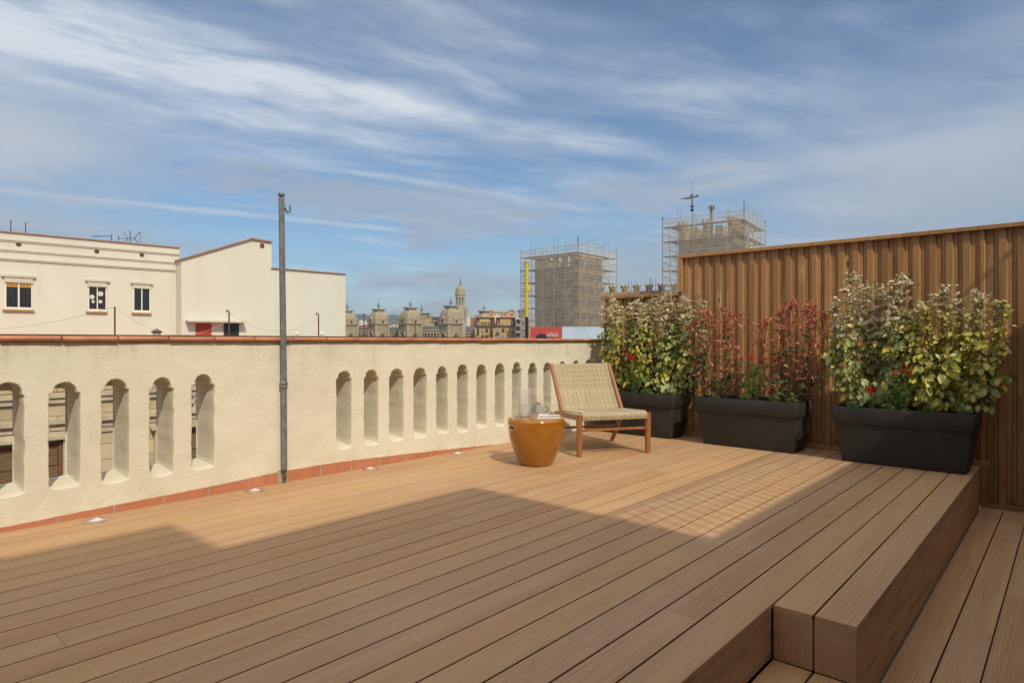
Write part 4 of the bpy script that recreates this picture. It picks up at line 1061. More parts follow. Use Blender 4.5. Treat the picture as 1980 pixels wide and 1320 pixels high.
roofbit('roof_vent','small white roof vent right of the pair behind the coping',622,641,650,20,.05,'vent',M['creamtrim'])

# ------------------------------------------------------------------ domed palace
M['pal'] = m_blocks('weathered_palace_stone', (.33,.275,.19), (.14,.115,.08), 1.4, .55)
M['pal2'] = plain('pale_palace_stone', (.38,.325,.235), .9, var=.22, scale=.8)
M['paldark'] = plain('palace_opening', (.06,.05,.045), .8)
PD_ = 320.0; K = PD_/FPX
def pz(py, d_=PD_): return EYE+(660-py)/FPX*d_
BASEZ = GZ
def ribs_finial(mb, c, z, h, s=1):
    mb.tube([(c.x,c.y,z),(c.x,c.y,z+h*.35),(c.x,c.y,z+h)], [.22*s,.16*s,.03], 5)
    mb.lathe((c.x,c.y,z), [(.55*s,0),(.2*s,h*.08),(.2*s,h*.14),(.5*s,h*.2),(.2*s,h*.27),(.16*s,h*.45),(.36*s,h*.5),(.1*s,h*.56),(.03,h*.9)], 8)
    for q in range(4):
        a = R(90*q+20); mb.tube([(c.x,c.y,z+h*.2),(c.x+1.1*s*math.cos(a),c.y+1.1*s*math.sin(a),z+h*.3),(c.x+.9*s*math.cos(a),c.y+.9*s*math.sin(a),z+h*.42)], .10*s, 4)
def domed(label, px, yplate, ycorn, wplate, wbase, hfin, d_=PD_, rot=R(82)):
    k_ = d_/FPX; c = at(px, 660, d_); o = thing('domed_pavilion', label, 'pavilion', (c.x,c.y,GZ), 0, 'domed stone pavilions of the palace')
    q = .5*k_/1.28; hp = wplate*q; hb = wbase*q; zp = pz(yplate,d_); zc = pz(ycorn,d_); c0 = (c.x,c.y,0); n = 32; sq = 7
    body = MB(); body.lathe(c0, [(hb*.93,GZ),(hb*.93,zc-.9)], n, rot, sq=sq)
    body.build('drum', M['pal'], o, smooth=25)
    co_ = MB(); co_.lathe(c0, [(hb*.93,zc-.9),(hb*1.02,zc-.8),(hb*1.03,zc-.35),(hb*1.10,zc-.2),(hb*1.10,zc+.1),(hb*.98,zc+.25)], n, rot, sq=sq); co_.build('cornice', M['pal2'], o, smooth=25)
    dm = MB(); pr = []; H = zp-1.9-zc; rt_ = hp*.74
    for i in range(13):
        w = i/12; pr.append((rt_+(hb*.97-rt_)*math.cos(w*math.pi/2)**.75, zc+.2+H*math.sin(w*math.pi/2)**1.05))
    dm.lathe(c0, pr, n, rot, sq=sq); dm.build('dome', M['pal'], o, smooth=25)
    pt = MB(); pt.lathe(c0, [(rt_,zp-1.8),(rt_*1.02,zp-1.1),(hp*.85,zp-.7),(hp*1.02,zp-.4),(hp*1.05,zp)], n, rot, sq=sq); pt.build('crown_plate', M['pal2'], o, smooth=25)
    f = MB(); ribs_finial(f, c, zp, hfin*k_, .9); f.build('finial', M['slate'], o)
    for s_ in range(4):                                  # dormers on each face and an arched window below
        a = rot+s_*math.pi/2; nx, ny = math.cos(a), math.sin(a); tx, ty = -ny, nx
        if nx*Fx+ny*Fy > .35: continue
        P_ = lambda u_, v_, w_: (c.x+nx*v_+tx*u_, c.y+ny*v_+ty*u_, w_)
        dr = MB(); r0 = hb*1.0
        dr.obox(P_(-1.3,r0+.25,zc-.5), (tx*2.6,ty*2.6,0), (-nx*2,-ny*2,0), (0,0,2.6)); dr.poly([P_(-1.7,r0+.4,zc+2.1),P_(1.7,r0+.4,zc+2.1),P_(0,r0+.4,zc+3.5)], (-nx*2.4,-ny*2.4,0)); do = dr.build('dormer', M['pal2'], o)
        ey = MB(); ey.tube([P_(0,r0+.26,zc+.8),P_(0,r0+.32,zc+.8)], .75, 12); ey.build('round_window', M['paldark'], do)
        w = MB(); zc2 = zc-4.6
        w.tube([P_(2.1*math.cos(R(x_)),hb*.95,zc2-1.8+2.1*math.sin(R(x_))) for x_ in range(0,181,20)], .28, 5); w.build('arch', M['pal2'], o)
        w = MB(); w.poly([P_(1.1*math.cos(R(x_)),hb*.94,zc2-1.8+1.1*math.sin(R(x_))) for x_ in range(0,181,20)]+[P_(-1.1,hb*.94,zc2-7),P_(1.1,hb*.94,zc2-7)], (-nx*.3,-ny*.3,0)); w.build('window', M['paldark'], o)
        for u_ in (-hb*.82, hb*.82):
            w = MB(); w.obox(P_(u_-.35,hb*.93+.12,GZ), (tx*.7,ty*.7,0), (-nx*.3,-ny*.3,0), (0,0,zc-.9-GZ)); w.build('pilaster', M['pal2'], o)
domed('domed stone pavilion half hidden at the right edge of the cream building', 671, 600.5, 626, 26, 44, 22)
domed('domed stone pavilion second from the left, beside the tallest washing post', 732, 597.5, 625.5, 28, 42, 20)
domed('large domed stone pavilion in the middle of the palace row', 793.5, 594.5, 625, 28, 46, 19)
domed('large domed stone pavilion just left of the belfry', 871.5, 591, 625, 29, 47, 20, 300)
domed('flat topped stone pavilion mostly hidden behind the yellow apartment block', 936, 601, 628, 25, 44, 18, 345)
# wings between the pavilions
WG = thing('palace_wing', 'arcaded stone palace wing with dark slate roof linking the domed pavilions', 'building', tuple(at(800,660,PD_+2).xy)+(GZ,))
def wing(pxa, pxb, ytop, yroof, d_, mat=M['slate']):
    a = at(pxa, ytop, d_); b_ = at(pxb, ytop, d_); F3 = Vector((Fx,Fy,0)); w = MB(); w.obox((a.x,a.y,GZ), (b_.x-a.x,b_.y-a.y,0), tuple(F3*9), (0,0,a.z-GZ)); w.build('wall', M['pal'], WG)
    r_ = MB(); z1 = pz(yroof,d_); e_ = F3*4.5
    r_.poly([(a.x-F3.x*.5,a.y-F3.y*.5,a.z+.01),(a.x+F3.x*9.5,a.y+F3.y*9.5,a.z+.01),(a.x+e_.x,a.y+e_.y,z1)], (b_.x-a.x,b_.y-a.y,0)); r_.build('roof', mat, WG)
    n = max(2, int((pxb-pxa)/5.5)); ar = MB(); dk = MB(); tx = (b_-a)/n
    for i in range(n):
        c = a+tx*(i+.5)-F3*.03; T = tx.normalized()
        dk.poly([c+T*(.45*math.cos(R(x_)))+Vector((0,0,-2.2+.45*math.sin(R(x_)))) for x_ in range(0,181,30)]+[c-T*.45+Vector((0,0,-5.5)), c+T*.45+Vector((0,0,-5.5))], tuple(F3*-.02))
        q = a+tx*i-F3*.35; ar.obox(q-T*.18+Vector((0,0,-7)), T*.36, F3*.3, (0,0,6.4)); ar.tube([c-F3*.2+T*(.62*math.cos(R(x_)))+Vector((0,0,-2.2+.62*math.sin(R(x_)))) for x_ in range(0,181,30)], .13, 4)
    ar.obox(a-F3*.5+Vector((0,0,-.5)), b_-a, F3*.48, (0,0,.49)); dk.build('openings', M['paldark'], WG); ar.build('arcade', M['pal2'], WG)
wing(640,716,639,632.5,322); wing(750,776,641.5,631.5,326); wing(808,850,637,630.5,322); wing(900,935,642.5,630,305)
# gabled central block
GB = thing('palace_centre', 'gabled stone centre block of the palace with stepped cornices', 'building', tuple(at(828,660,330).xy)+(GZ,))
F3 = Vector((Fx,Fy,0)); R3 = Vector((Rx,Ry,0))
def fbox(mb, pxa, pxb, yt, yb, d_, dep):
    a = at(pxa, yt, d_); k_ = d_/FPX; mb.obox((a.x,a.y,pz(yb,d_)), R3*((pxb-pxa)*k_), F3*dep, (0,0,(yb-yt)*k_))
mb = MB(); fbox(mb, 806, 840, 622, 750, 330, 10); fbox(mb, 808, 826, 606, 622, 331, 8); fbox(mb, 826, 834, 611, 622, 331.5, 7); mb.build('wall', M['pal'], GB)
mb = MB(); a = [at(x_,y_,329.5) for x_,y_ in ((812,631),(824,615),(838,631))]; mb.poly(a, F3*4); fbox(mb, 806, 829, 604.5, 606, 330.5, 9); fbox(mb, 824, 832, 609.5, 611, 331, 8); fbox(mb, 830, 843, 620, 622, 329.6, 11); mb.build('gable', M['pal2'], GB)
mb = MB(); c = at(815,604.5,334); ribs_finial(mb, c, c.z, 5.5, .8); mb.build('finial', M['slate'], GB)
mb = MB(); fbox(mb, 834, 856, 612.5, 632, 335, 6); mb.build('roof', M['slate'], GB)
# belfry
BF = thing('belfry_tower', 'slender stone belfry with open arches and ribbed dome', 'tower', tuple(at(890,660,325).xy)+(GZ,))
kd = 325/FPX; c = at(890,660,325); z = lambda y_: pz(y_,325)
mb = MB(); hw_ = 11.5*kd/1.3; mb.lathe((c.x,c.y,0), [(hw_*1.15,GZ),(hw_*1.15,z(622)),(hw_,z(620)),(hw_*.98,z(597))], 16, R(70), sq=6); mb.build('shaft', M['pal2'], BF, smooth=25)
mb = MB()
for a in (R(-48.3-90+8), R(-48.3-90-60)):
    n_ = Vector((math.cos(a), math.sin(a), 0)); T = Vector((-n_.y,n_.x,0)); cc = c+n_*hw_*1.05
    mb.tube([cc+T*(2.0*math.cos(R(x_)))+Vector((0,0,z(606)-c.z+2.0*math.sin(R(x_)))) for x_ in range(0,181,15)], .35, 5)
mb.build('round_gable', M['pal2'], BF)
mb = MB(); a = R(-48.3-90+6); n_ = Vector((math.cos(a), math.sin(a),0)); cc = Vector((c.x,c.y,z(608)))+n_*hw_*.9; mb.tube([cc,cc+n_*.6], .62, 12); mb.build('round_window', M['paldark'], BF)
mb = MB(); mb.lathe((c.x,c.y,0), [(hw_*.98,z(597)),(hw_*1.02,z(596)),(8.7*kd,z(594)),(8.7*kd,z(591))], 16); mb.build('gallery_floor', M['pal2'], BF)
for q in range(8):
    a = R(q*45+10); mb = MB(); mb.tube([(c.x+7.6*kd*math.cos(a), c.y+7.6*kd*math.sin(a), z(591)), (c.x+7.6*kd*math.cos(a), c.y+7.6*kd*math.sin(a), z(575))], .30, 8); mb.build('column', M['pal2'], BF)
mb = MB(); mb.lathe((c.x,c.y,0), [(7.2*kd,z(576.5)),(8.8*kd,z(575.5)),(8.8*kd,z(571.5)),(10.1*kd,z(570.5)),(10.1*kd,z(569)),(9.6*kd,z(567.5))], 24); mb.build('entablature', M['pal2'], BF, smooth=30)
mb = MB(); mb.lathe((c.x,c.y,0), [(9.7*kd,z(569)),(9.9*kd,z(565.5)),(9.2*kd,z(561)),(7.6*kd,z(557)),(5.2*kd,z(553.8)),(2.2*kd,z(551.8)),(2.6*kd,z(550.8)),(1.2*kd,z(549.5))], 20); mb.build('dome', M['pal'], BF)
mb = MB(); mb.tube([(c.x,c.y,z(550.5)),(c.x,c.y,z(532))], [.25,.03], 6); mb.lathe((c.x,c.y,z(548)), [(.1,0),(.5,.3),(.1,.7)], 8); mb.build('finial', M['slate'], BF)
mb = MB(); cc = at(902.5,597,322); mb.tube([(cc.x,cc.y,z(615)),(cc.x,cc.y,z(597))], .35, 6); mb.lathe((cc.x,cc.y,z(598)), [(.35,0),(.7,.3),(.3,.9),(.03,2.6)], 8); mb.build('pinnacle', M['pal2'], BF)

# ------------------------------------------------------------------ apartment blocks beside the palace
M['ochre'] = plain('ochre_render', (.52,.30,.10), .9, var=.08, scale=1); M['ochre2'] = plain('pale_ochre_render', (.50,.35,.16), .9, var=.08, scale=1)
M['mansard'] = plain('oxblood_mansard', (.16,.06,.05), .8, var=.2, scale=2); M['pink'] = plain('pink_render', (.50,.30,.21), .9, var=.1, scale=.5)
M['grey'] = plain('grey_render', (.34,.32,.28), .9, var=.2, scale=.4); M['brick'] = plain('orange_brick', (.42,.16,.08), .9, var=.2, scale=.5); M['palegl'] = plain('pale_window', (.25,.30,.35), .25, var=.4, scale=.3)
M['offwhite'] = plain('offwhite_render', (.62,.60,.55), .9, var=.12, scale=.3)
cv = lambda x_: 860+x_*.101; cy = lambda y_: 530+y_*.101
YB = thing('yellow_apartment_block', 'ochre apartment block with dark red mansard roof and arched attic windows', 'building', tuple(at(957,660,290).xy)+(GZ,))
mb = MB(); fbox(mb, cv(578), cv(962), cy(990), 750, 290.0, 12); mb.build('wall', M['ochre2'], YB)
mb = MB(); fbox(mb, cv(962), cv(1362), cy(990), 750, 289.8, 12); mb.build('wall', M['ochre'], YB)
for (l, r_) in ((578,962),(962,1362)):
    mb = MB(); a = [at(cv(x_),cy(y_),289.9+dd) for x_,y_,dd in ((l+3,990,0),(r_-3,990,0),(r_-18,835,0),(l+25,835,0))]; mb.poly(a, F3*11.5); mb.build('mansard', M['mansard'], YB)
for (l, r_, mt) in ((665,865,'ochre2'),(1055,1268,'ochre')):
    mb = MB(); fbox(mb, cv(l), cv(r_), cy(860), cy(990), 289.4, 3); mb.build('attic_bay', M[mt], YB)
def win(par, l, r_, t_, b_, d_, mat, arch=False, name='window'):
    mb = MB(); pts = [at(cv(l),cy(b_),d_), at(cv(r_),cy(b_),d_)]
    if arch:
        m_ = (l+r_)/2; h = (r_-l)/2; pts += [at(cv(m_+h*math.cos(R(x_))), cy(t_+h-h*math.sin(R(x_))), d_) for x_ in range(0,181,30)]
    else: pts += [at(cv(r_),cy(t_),d_), at(cv(l),cy(t_),d_)]
    mb.poly(pts, F3*.3); return mb.build(name, mat, par)
for i,x_ in enumerate((692,733,777,822)): win(YB, x_, x_+24, 905, 980, 289.3, M['paldark'], True)
for i,x_ in enumerate((1078,1122,1170,1215)): win(YB, x_, x_+24, 898, 976, 289.3, M['palegl'], True)
for (l,r_) in ((625,655),(880,915),(1005,1040),(1285,1312)): win(YB, l, r_, 905, 982, 289.3, M['paldark'] if l == 880 else M['palegl'])
for (l,r_,mt) in ((705,748,'palegl'),(780,828,'paldark'),(1092,1140,'paldark'),(1175,1222,'palegl')): win(YB, l, r_, 1040, 1108, 289.5, M[mt])
for (l,r_) in ((618,655),(865,920),(990,1038),(1280,1310)):
    win(YB, l, r_, 1035, 1130, 289.5, M['paldark'] if l < 900 else M['palegl']); mb = MB(); fbox(mb, cv(l-12), cv(r_+12), cy(1128), cy(1133), 288.6, 1.1); fbox(mb, cv(l-10), cv(r_+10), cy(1098), cy(1102), 288.6, .08)
    for q in range(8): fbox(mb, cv(l-10+(r_-l+20)*q/7.2), cv(l-8+(r_-l+20)*q/7.2), cy(1102), cy(1128), 288.65, .05)
    mb.build('balcony', M['blackiron'], YB)
for (l,r_) in ((705,750),(780,828),(875,920),(985,1045),(1092,1140),(1175,1222),(1270,1315)): win(YB, l, r_, 1160, 1210, 289.5, M['paldark'] if l < 900 else M['palegl'])
mb = MB(); fbox(mb, cv(575), cv(1365), cy(984), cy(992), 289.0, .8); fbox(mb, cv(598), cv(1345), cy(828), cy(838), 289.3, 1); mb.build('cornice', M['mansard'], YB)
GR = thing('grey_apartment_block', 'narrow grey apartment block with stacked balconies left of the yellow chute', 'building', tuple(at(1004,660,270).xy)+(GZ,))
mb = MB(); fbox(mb, cv(1362), cv(1475), cy(850), 750, 275, 12); fbox(mb, cv(1400), cv(1560), cy(680), cy(850), 280, 10); mb.build('wall', M['grey'], GR)
mb = MB(); fbox(mb, cv(1475), cv(1625), cy(850), 750, 274.6, 12); mb.build('brick_wall', M['brick'], GR)
mb = MB()
for y_ in (850,975,1105): fbox(mb, cv(1362), cv(1470), cy(y_), cy(y_+10), 273.3, 1.7)
fbox(mb, cv(1395), cv(1560), cy(662), cy(680), 279, 12)
for y_ in (860,990,1120): fbox(mb, cv(1480), cv(1550), cy(y_+10), cy(y_+60), 274.2, .4)
mb.build('balcony', M['offwhite'], GR)
for y_ in (890,1020,1140):
    win(GR, 1372, 1402, y_, y_+70, 274.8, M['green'] if y_ == 890 else M['paldark']); win(GR, 1412, 1455, y_, y_+70, 274.8, M['paldark']); win(GR, 1495, 1530, y_-8, y_+46, 274.1, M['palegl'])
for y_ in (710,780): win(GR, 1430, 1470, y_, y_+45, 279.7, M['paldark']); win(GR, 1490, 1530, y_, y_+45, 279.7, M['palegl'])
def house(name, label, pts, d_, dep, mat, roofmat=None, wins=()):
    c = at(pts[0][0], 660, d_); o = thing(name, label, 'building', (c.x,c.y,GZ), 0, 'distant houses on the skyline')
    xs = [p[0] for p in pts]; mb = MB(); body = [at(x_,y_,d_) for x_,y_ in pts]
    body = [Vector((body[0].x,body[0].y,GZ))]+body+[Vector((body[-1].x,body[-1].y,GZ))]; mb.poly(body, F3*dep); mb.build('wall', mat, o)
    if roofmat:
        r_ = MB()
        for p, q in zip(pts[:-1], pts[1:]):
            a = at(p[0],p[1],d_-.3); b_ = at(q[0],q[1],d_-.3); 
            if abs(q[0]-p[0]) > .5: r_.obox(a, b_-a, F3*(dep+.6), (0,0,.35))
        r_.build('roof', roofmat, o)
    for (l,r2_,t_,b2) in wins:
        w = MB(); w.poly([at(l,b2,d_-.05),at(r2_,b2,d_-.05),at(r2_,t_,d_-.05),at(l,t_,d_-.05)], F3*.3); w.build('window', M['paldark'], o)
    return o
house('pink_house','pink gabled rooftop house above the yellow block, right of centre',[(971,613),(971,606),(982,603.5),(989.5,599),(997,604),(997,613)],340,12,M['pink'],M['roofred'],[(976,978,608,611),(988,991,606,610)])
house('gabled_house','small ochre gabled rooftop house above the yellow block',[(945,613),(945,603.5),(949.5,600.5),(954,604),(954,613)],330,8,M['ochre'],M['roofred'],[(948.5,950.5,606,610)])
house('tiled_house','low pale house with tiled roof between the two gabled rooftop houses',[(954,612),(954,605.5),(962,604),(971,606.5),(971,612)],345,10,M['offwhite'],M['roofred'],[(957,959,607,609.5),(964,966,607.5,610)])
house('flat_roofed_block','long pale flat roofed block on the skyline behind the gabled houses',[(940,603),(940,601.2),(972,601.8),(972,603)],420,14,M['grey'])
house('red_roofed_house','tiny house with orange roof between the belfry and the yellow block',[(909,617),(909,615.5),(920,615.5),(920,617)],400,10,M['brick'],M['roofred'])
house('hillside_house','pale house beside the belfry on the skyline',[(904,620),(904,609),(909,608),(909,612),(916,612),(916,620)],430,10,M['offwhite'],M['grey'],[(906,907.5,612,615)])
house('hillside_house','white house in front of the hill, between the first two domed pavilions',[(691,640),(691,625),(695,625),(695,619),(700.5,619),(700.5,624),(711,624),(711,640)],420,12,M['offwhite'],None,[(693,694.5,627,630),(697,698.5,622,625),(704,706,627,630)])
house('tiled_shed','low orange tiled roof between the first two domed pavilions',[(689,637),(697,629.5),(713,628.5),(715,637)],380,8,M['brick'],M['roofred'])
house('hillside_house','low pale house between the second and third domed pavilions',[(751,640),(751,629),(757,629),(757,627),(764,627),(764,630),(768,630),(769.5,624),(772,629),(772,640)],420,12,M['offwhite'],M['roofred'],[(759,761,630,633)])

# ------------------------------------------------------------------ hills
M['hill'] = plain('wooded_hill', (.050,.070,.050), .95, var=.35, scale=.012)
mb = MB(); D_ = 4200.0; prof = [(-400,640),(200,628),(500,618),(640,608),(668,604),(684,602.5),(698,602.6),(712,604),(722,606.5),(737,608.5),(748,605.5),(762,603),(770,605),(780,609),(800,611),(830,611.5),(855,614),(880,620),(905,627),(960,636),(1050,642),(1200,646),(1600,650),(2300,652)]
xs = [x_ for x_ in range(-400,2301,6)]
def hy(x_):
    for (a,ya),(b_,yb) in zip(prof[:-1],prof[1:]):
        if a <= x_ <= b_: return ya+(yb-ya)*(x_-a)/(b_-a)
    return 650
rows = 9; vs = []
for j in range(rows):
    q = j/(rows-1)
    for x_ in xs:
        d_ = D_-1500*(1-q)+(300*noise.noise(Vector((x_*.02,0,q*2)))*(1-q)); top = (660-hy(x_))/FPX*D_*(q**.8)
        r_ = ray(x_); zz = top*(1+.12*noise.noise(Vector((x_*.04,q*4,1)))*(1-q))+7*noise.noise(Vector((x_*.15,q*6,4)))*q
        vs.append((r_[0]*d_, r_[1]*d_, GZ+q*8+zz))
n = len(xs)
for x_ in xs: r_ = ray(x_); vs.append((r_[0]*(D_+1500), r_[1]*(D_+1500), GZ))
mb.add(vs, [(j*n+i, j*n+i+1, (j+1)*n+i+1, (j+1)*n+i) for j in range(rows) for i in range(n-1)]); struct(mb.build('hills', M['hill'], smooth=True))

# ------------------------------------------------------------------ scaffolded towers
M['tow'] = m_blocks('brown_brick_tower', (.36,.25,.16), (.20,.15,.11), .9, .35)
M['towtrim'] = plain('gold_stone_crown', (.50,.36,.15), .85, var=.25, scale=3)
M['towtrim2'] = plain('tower_top_band', (.36,.24,.17), .85, var=.2, scale=3)
M['galv'] = plain('galvanised_tube', (.46,.46,.44), .5, .4, var=.1); M['plank'] = plain('scaffold_planks', (.28,.16,.11), .85, var=.25, scale=2)
def crown(mb, c, r_, h, n=7):
    for k in range(n):
        a = 2*math.pi*k/n; a2 = a+math.pi/n; d1 = Vector((math.cos(a),math.sin(a),0)); d2 = Vector((math.cos(a2),math.sin(a2),0)); d0 = Vector((math.cos(a-math.pi/n),math.sin(a-math.pi/n),0))
        mb.add([c+d0*r_*.75, c+d2*r_*.75, c+d2*r_*1.0+Vector((0,0,h*.5)), c+d1*r_*1.35+Vector((0,0,h)), c+d0*r_*1.0+Vector((0,0,h*.5)), c+d1*r_*.5+Vector((0,0,h*.45))], [(0,1,2,3,4),(1,0,5),(2,1,5),(3,2,5),(4,3,5),(0,4,5)])
def tower(label, slabel, pxc, dc, side, ang, ytop, gap, lift, crowns, ex=1.6):
    """square tower whose near vertical corner is at pxc/dc; ang turns its left face; scaffold stands gap metres off"""
    c = at(pxc, 660, dc); c.z = 0
    a = R(131.66-90)+ang                                  # direction of the left face, running away from the corner
    u1 = (F3*math.cos(ang)-R3*math.sin(ang)); u2 = (F3*math.sin(ang)+R3*math.cos(ang))
    zt_ = pz(ytop, dc); o = thing('brick_tower', label, 'tower', (c.x,c.y,GZ)); mid = c+(u1+u2)*side/2
    mb = MB(); mb.obox((c.x,c.y,GZ), u1*side, u2*side, (0,0,zt_-1.6-GZ)); mb.obox(c+Vector((0,0,zt_-6.2))-(u1+u2)*.12, u1*(side+.24), u2*(side+.24), (0,0,.3)); mb.build('wall', M['tow'], o)
    # parapet of merlons
    nm = 5; w = side/(nm*2-1)
    for (s0,d_,nn) in ((c,u1,u2),(c,u2,u1),(c+u1*side,u2,-u1),(c+u2*side,u1,-u2)):
        for k in range(nm):
            m_ = MB(); q = s0+d_*(2*k*w)+Vector((0,0,zt_-1.6)); m_.obox(q+(d_*.003 if k in (0,nm-1) else Vector())+nn*.002, d_*(w-.006), nn*.5, (0,0,1.6)); m_.build('merlon', M['tow'], o)
            if crowns and k % 2 == 0:
                m_ = MB(); crown(m_, q+d_*w/2+nn*.25+Vector((0,0,1.6)), .62, 1.0); m_.build('crown', M['towtrim'], o)
    if not crowns:
        for (s0,d_,nn) in ((c,u1,u2),(c,u2,u1),(c+u1*side,u2,-u1),(c+u2*side,u1,-u2)):
            m_ = MB(); m_.obox(s0-nn*.15-d_*(.0)+Vector((0,0,zt_+.003)), d_*side, nn*.9, (0,0,.18)); m_.build('top_band', M['towtrim2'], o)
    wn = MB()
    for (d_,nn) in ((u1,u2),(u2,u1)):
        q = c+d_*side*.5-nn*.03
        for zz, ww, hh in ((zt_-8.5,.9,2.6),(zt_-15,.9,2.6)):
            w_ = MB(); w_.poly([q+d_*(-ww/2)+Vector((0,0,zz-hh)), q+d_*(ww/2)+Vector((0,0,zz-hh))]+[q+d_*(ww/2*math.cos(R(x_)))+Vector((0,0,zz-ww/2+ww/2*math.sin(R(x_)))) for x_ in range(0,181,30)], nn*.2); w_.build('window', M['paldark'], o)
    # scaffold
    so_ = thing('scaffold', slabel, 'scaffold', tuple(c-(u1+u2)*(gap+1))+(), 0, 'scaffolds round the brick towers'); so_.location.z = GZ; origin[so_.name] = Vector(so_.location)
    fr_ = MB(); nt = MB(); H = zt_+ex
    lev = []; z_ = zt_+.15
    while z_ > -14: lev.append(z_); z_ -= lift
    g0, g1 = gap, gap+1.0
    for (d_,nn,first) in ((u1,u2,0),(u2,u1,1)):
        n_ = max(3, round((side+2*g1)/2.3)); st_ = (side+2*g1)/n_
        for k in range(n_+1):
            for g_ in (g0,g1):
                if g_ == g0 and (k == 0 or k == n_): continue
                q = c-nn*g_-d_*g1+d_*st_*k
                tp = H+(.9 if k % 2 == 0 else .0)
                fr_.tube([(q.x,q.y,-14),(q.x,q.y,tp)], .05, 4)
            q = c-nn*g1-d_*g1+d_*st_*k; q2 = q+nn*1.0
            if k not in (0,n_):
                fr_.tube([q+Vector((0,0,H+(.9 if k%2==0 else 0))), q2+Vector((0,0,H+(.9 if k%2==0 else 0)))], .05, 4)
            for z_ in lev: fr_.tube([q+Vector((0,0,z_)), q2+Vector((0,0,z_))], .04, 4)
        for z_ in lev:
            for dz in (0,.55,1.1):
                q = c-nn*g1-d_*g1; fr_.tube([q+Vector((0,0,z_+dz)), q+d_*(side+2*g1)+Vector((0,0,z_+dz))], .035 if dz else .05, 4)
        for i_, z_ in enumerate(lev[:-1]):
            k = (i_*2+first) % n_; q = c-nn*(g1+.02)-d_*g1+d_*st_*k; fr_.tube([q+Vector((0,0,z_)), q+d_*st_+Vector((0,0,z_-lift))], .04, 4)
            k = (k+n_//2) % n_; q = c-nn*(g1+.02)-d_*g1+d_*st_*k; fr_.tube([q+Vector((0,0,z_-lift)), q+d_*st_+Vector((0,0,z_))], .04, 4)
        for z_ in lev:
            pl_ = MB(); q = c-nn*(g1-.04)-d_*(g1-(.0 if first == 0 else 1.0)); pl_.obox(q+Vector((0,0,z_-.06)), d_*(side+2*g1-(0 if first == 0 else 1)), nn*.9, (0,0,.06)); pl_.build('platform', M['plank'], so_)
        q = c-nn*(g1+.08)-d_*(g1+.08); L_ = side+2*g1+.16; n2 = 24; vs = []
        zz = [-14+(zt_+1.2+14)*j/20 for j in range(21)]
        for z_ in zz:
            for i in range(n2+1): p_ = q+d_*(L_*i/n2)-nn*(.10*noise.noise(Vector((i*.6,z_*.5,first)))); vs.append((p_.x,p_.y,z_))
        nt.add(vs, [(j*(n2+1)+i, j*(n2+1)+i+1, (j+1)*(n2+1)+i+1, (j+1)*(n2+1)+i) for j in range(20) for i in range(n2)])
    # far sides: uprights and rails only
    for (s0,d_,nn) in ((c+u1*side,u2,u1),(c+u2*side,u1,u2)):
        n_ = 4
        for k in range(n_+1):
            q = s0+nn*g1-d_*g1+d_*(side+2*g1)*k/n_; fr_.tube([(q.x,q.y,-14),(q.x,q.y,H+(.9 if k%2 else 0))], .05, 4)
        for z_ in lev:
            for dz in (0,1.1): q = s0+nn*g1-d_*g1+Vector((0,0,z_+dz)); fr_.tube([q, q+d_*(side+2*g1)], .04, 4)
            pl_ = MB(); q = s0+nn*.06-d_*.9; pl_.obox(q+Vector((0,0,z_-.06)), d_*(side+1.8), nn*.85, (0,0,.06)); pl_.build('platform', M['plank'], so_)
    fr_.build('tube_frame', M['galv'], so_); nt.build('netting', M['net'], so_, smooth=True)
    return c, u1, u2, zt_, so_
tA = tower('square brown brick tower behind scaffold netting, the lower left one', 'netted scaffold round the left brick tower', 1112, 96, 7.6, R(50), 493, .7, 2.0, False)
tB = tower('tall crenellated brick tower with golden crowns rising over the fence', 'netted scaffold round the right brick tower above the fence', 1420, 84, 7.6, R(55), 432, .7, 2.0, True)
q_ = tA[0]+tA[2]*1.2-tA[1]*.04+Vector((0,0,pz(560,96))); m_ = MB(); m_.poly([q_, q_+tA[2]*1.3]+[q_+tA[2]*(.65+.65*math.cos(R(x_)))+Vector((0,0,.6+.45*math.sin(R(x_)))) for x_ in range(0,181,20)], tA[1]*.3); m_.build('window', M['paldark'], bpy.data.objects['brick_tower'])
# connecting curtain wall with crowned merlons
CW = thing('curtain_wall', 'brick curtain wall with golden crown merlons linking the two towers', 'wall', tuple(at(1230,660,98).xy)+(GZ,))
a = at(1130,567,102); b_ = at(1345,567,94); b_.z = a.z; mb = MB(); mb.obox((a.x,a.y,GZ), (b_.x-a.x,b_.y-a.y,0), F3*1.2, (0,0,a.z-GZ)); mb.build('wall', M['tow'], CW)
for i in range(9):
    q = a.lerp(b_, (i+.5)/9)+F3*.5; m_ = MB(); T = (b_-a).normalized(); m_.obox(q-T*.45, T*.9, F3*.5, (0,0,.5)); mo = m_.build('merlon', M['tow'], CW)
    m_ = MB(); crown(m_, q+F3*.25+Vector((0,0,.4)), .62, .75); m_.build('crown', M['towtrim'], mo)
for px in (1152,1218,1232,1257,1268,1296):
    pass
sf = MB()
for px, yt in ((1216,541),(1221,541),(1229,541),(1256,539),(1260,539),(1268,540)):
    q = at(px, yt, 96.5); sf.tube([(q.x,q.y,6),tuple(q)], .045, 4)
for (p_, q_, y_) in ((1216,1221,541),(1256,1260,539)): sf.tube([at(p_,y_,96.5), at(q_,y_,96.5)], .045, 4)
for y_ in (560,566): sf.tube([at(1185,y_,96.5), at(1300,y_,96.5)], .035, 4)
so2 = tag(sf.build('guard_rail', M['galv']), 'thin scaffold guard rails standing over the crowned curtain wall', 'railing')
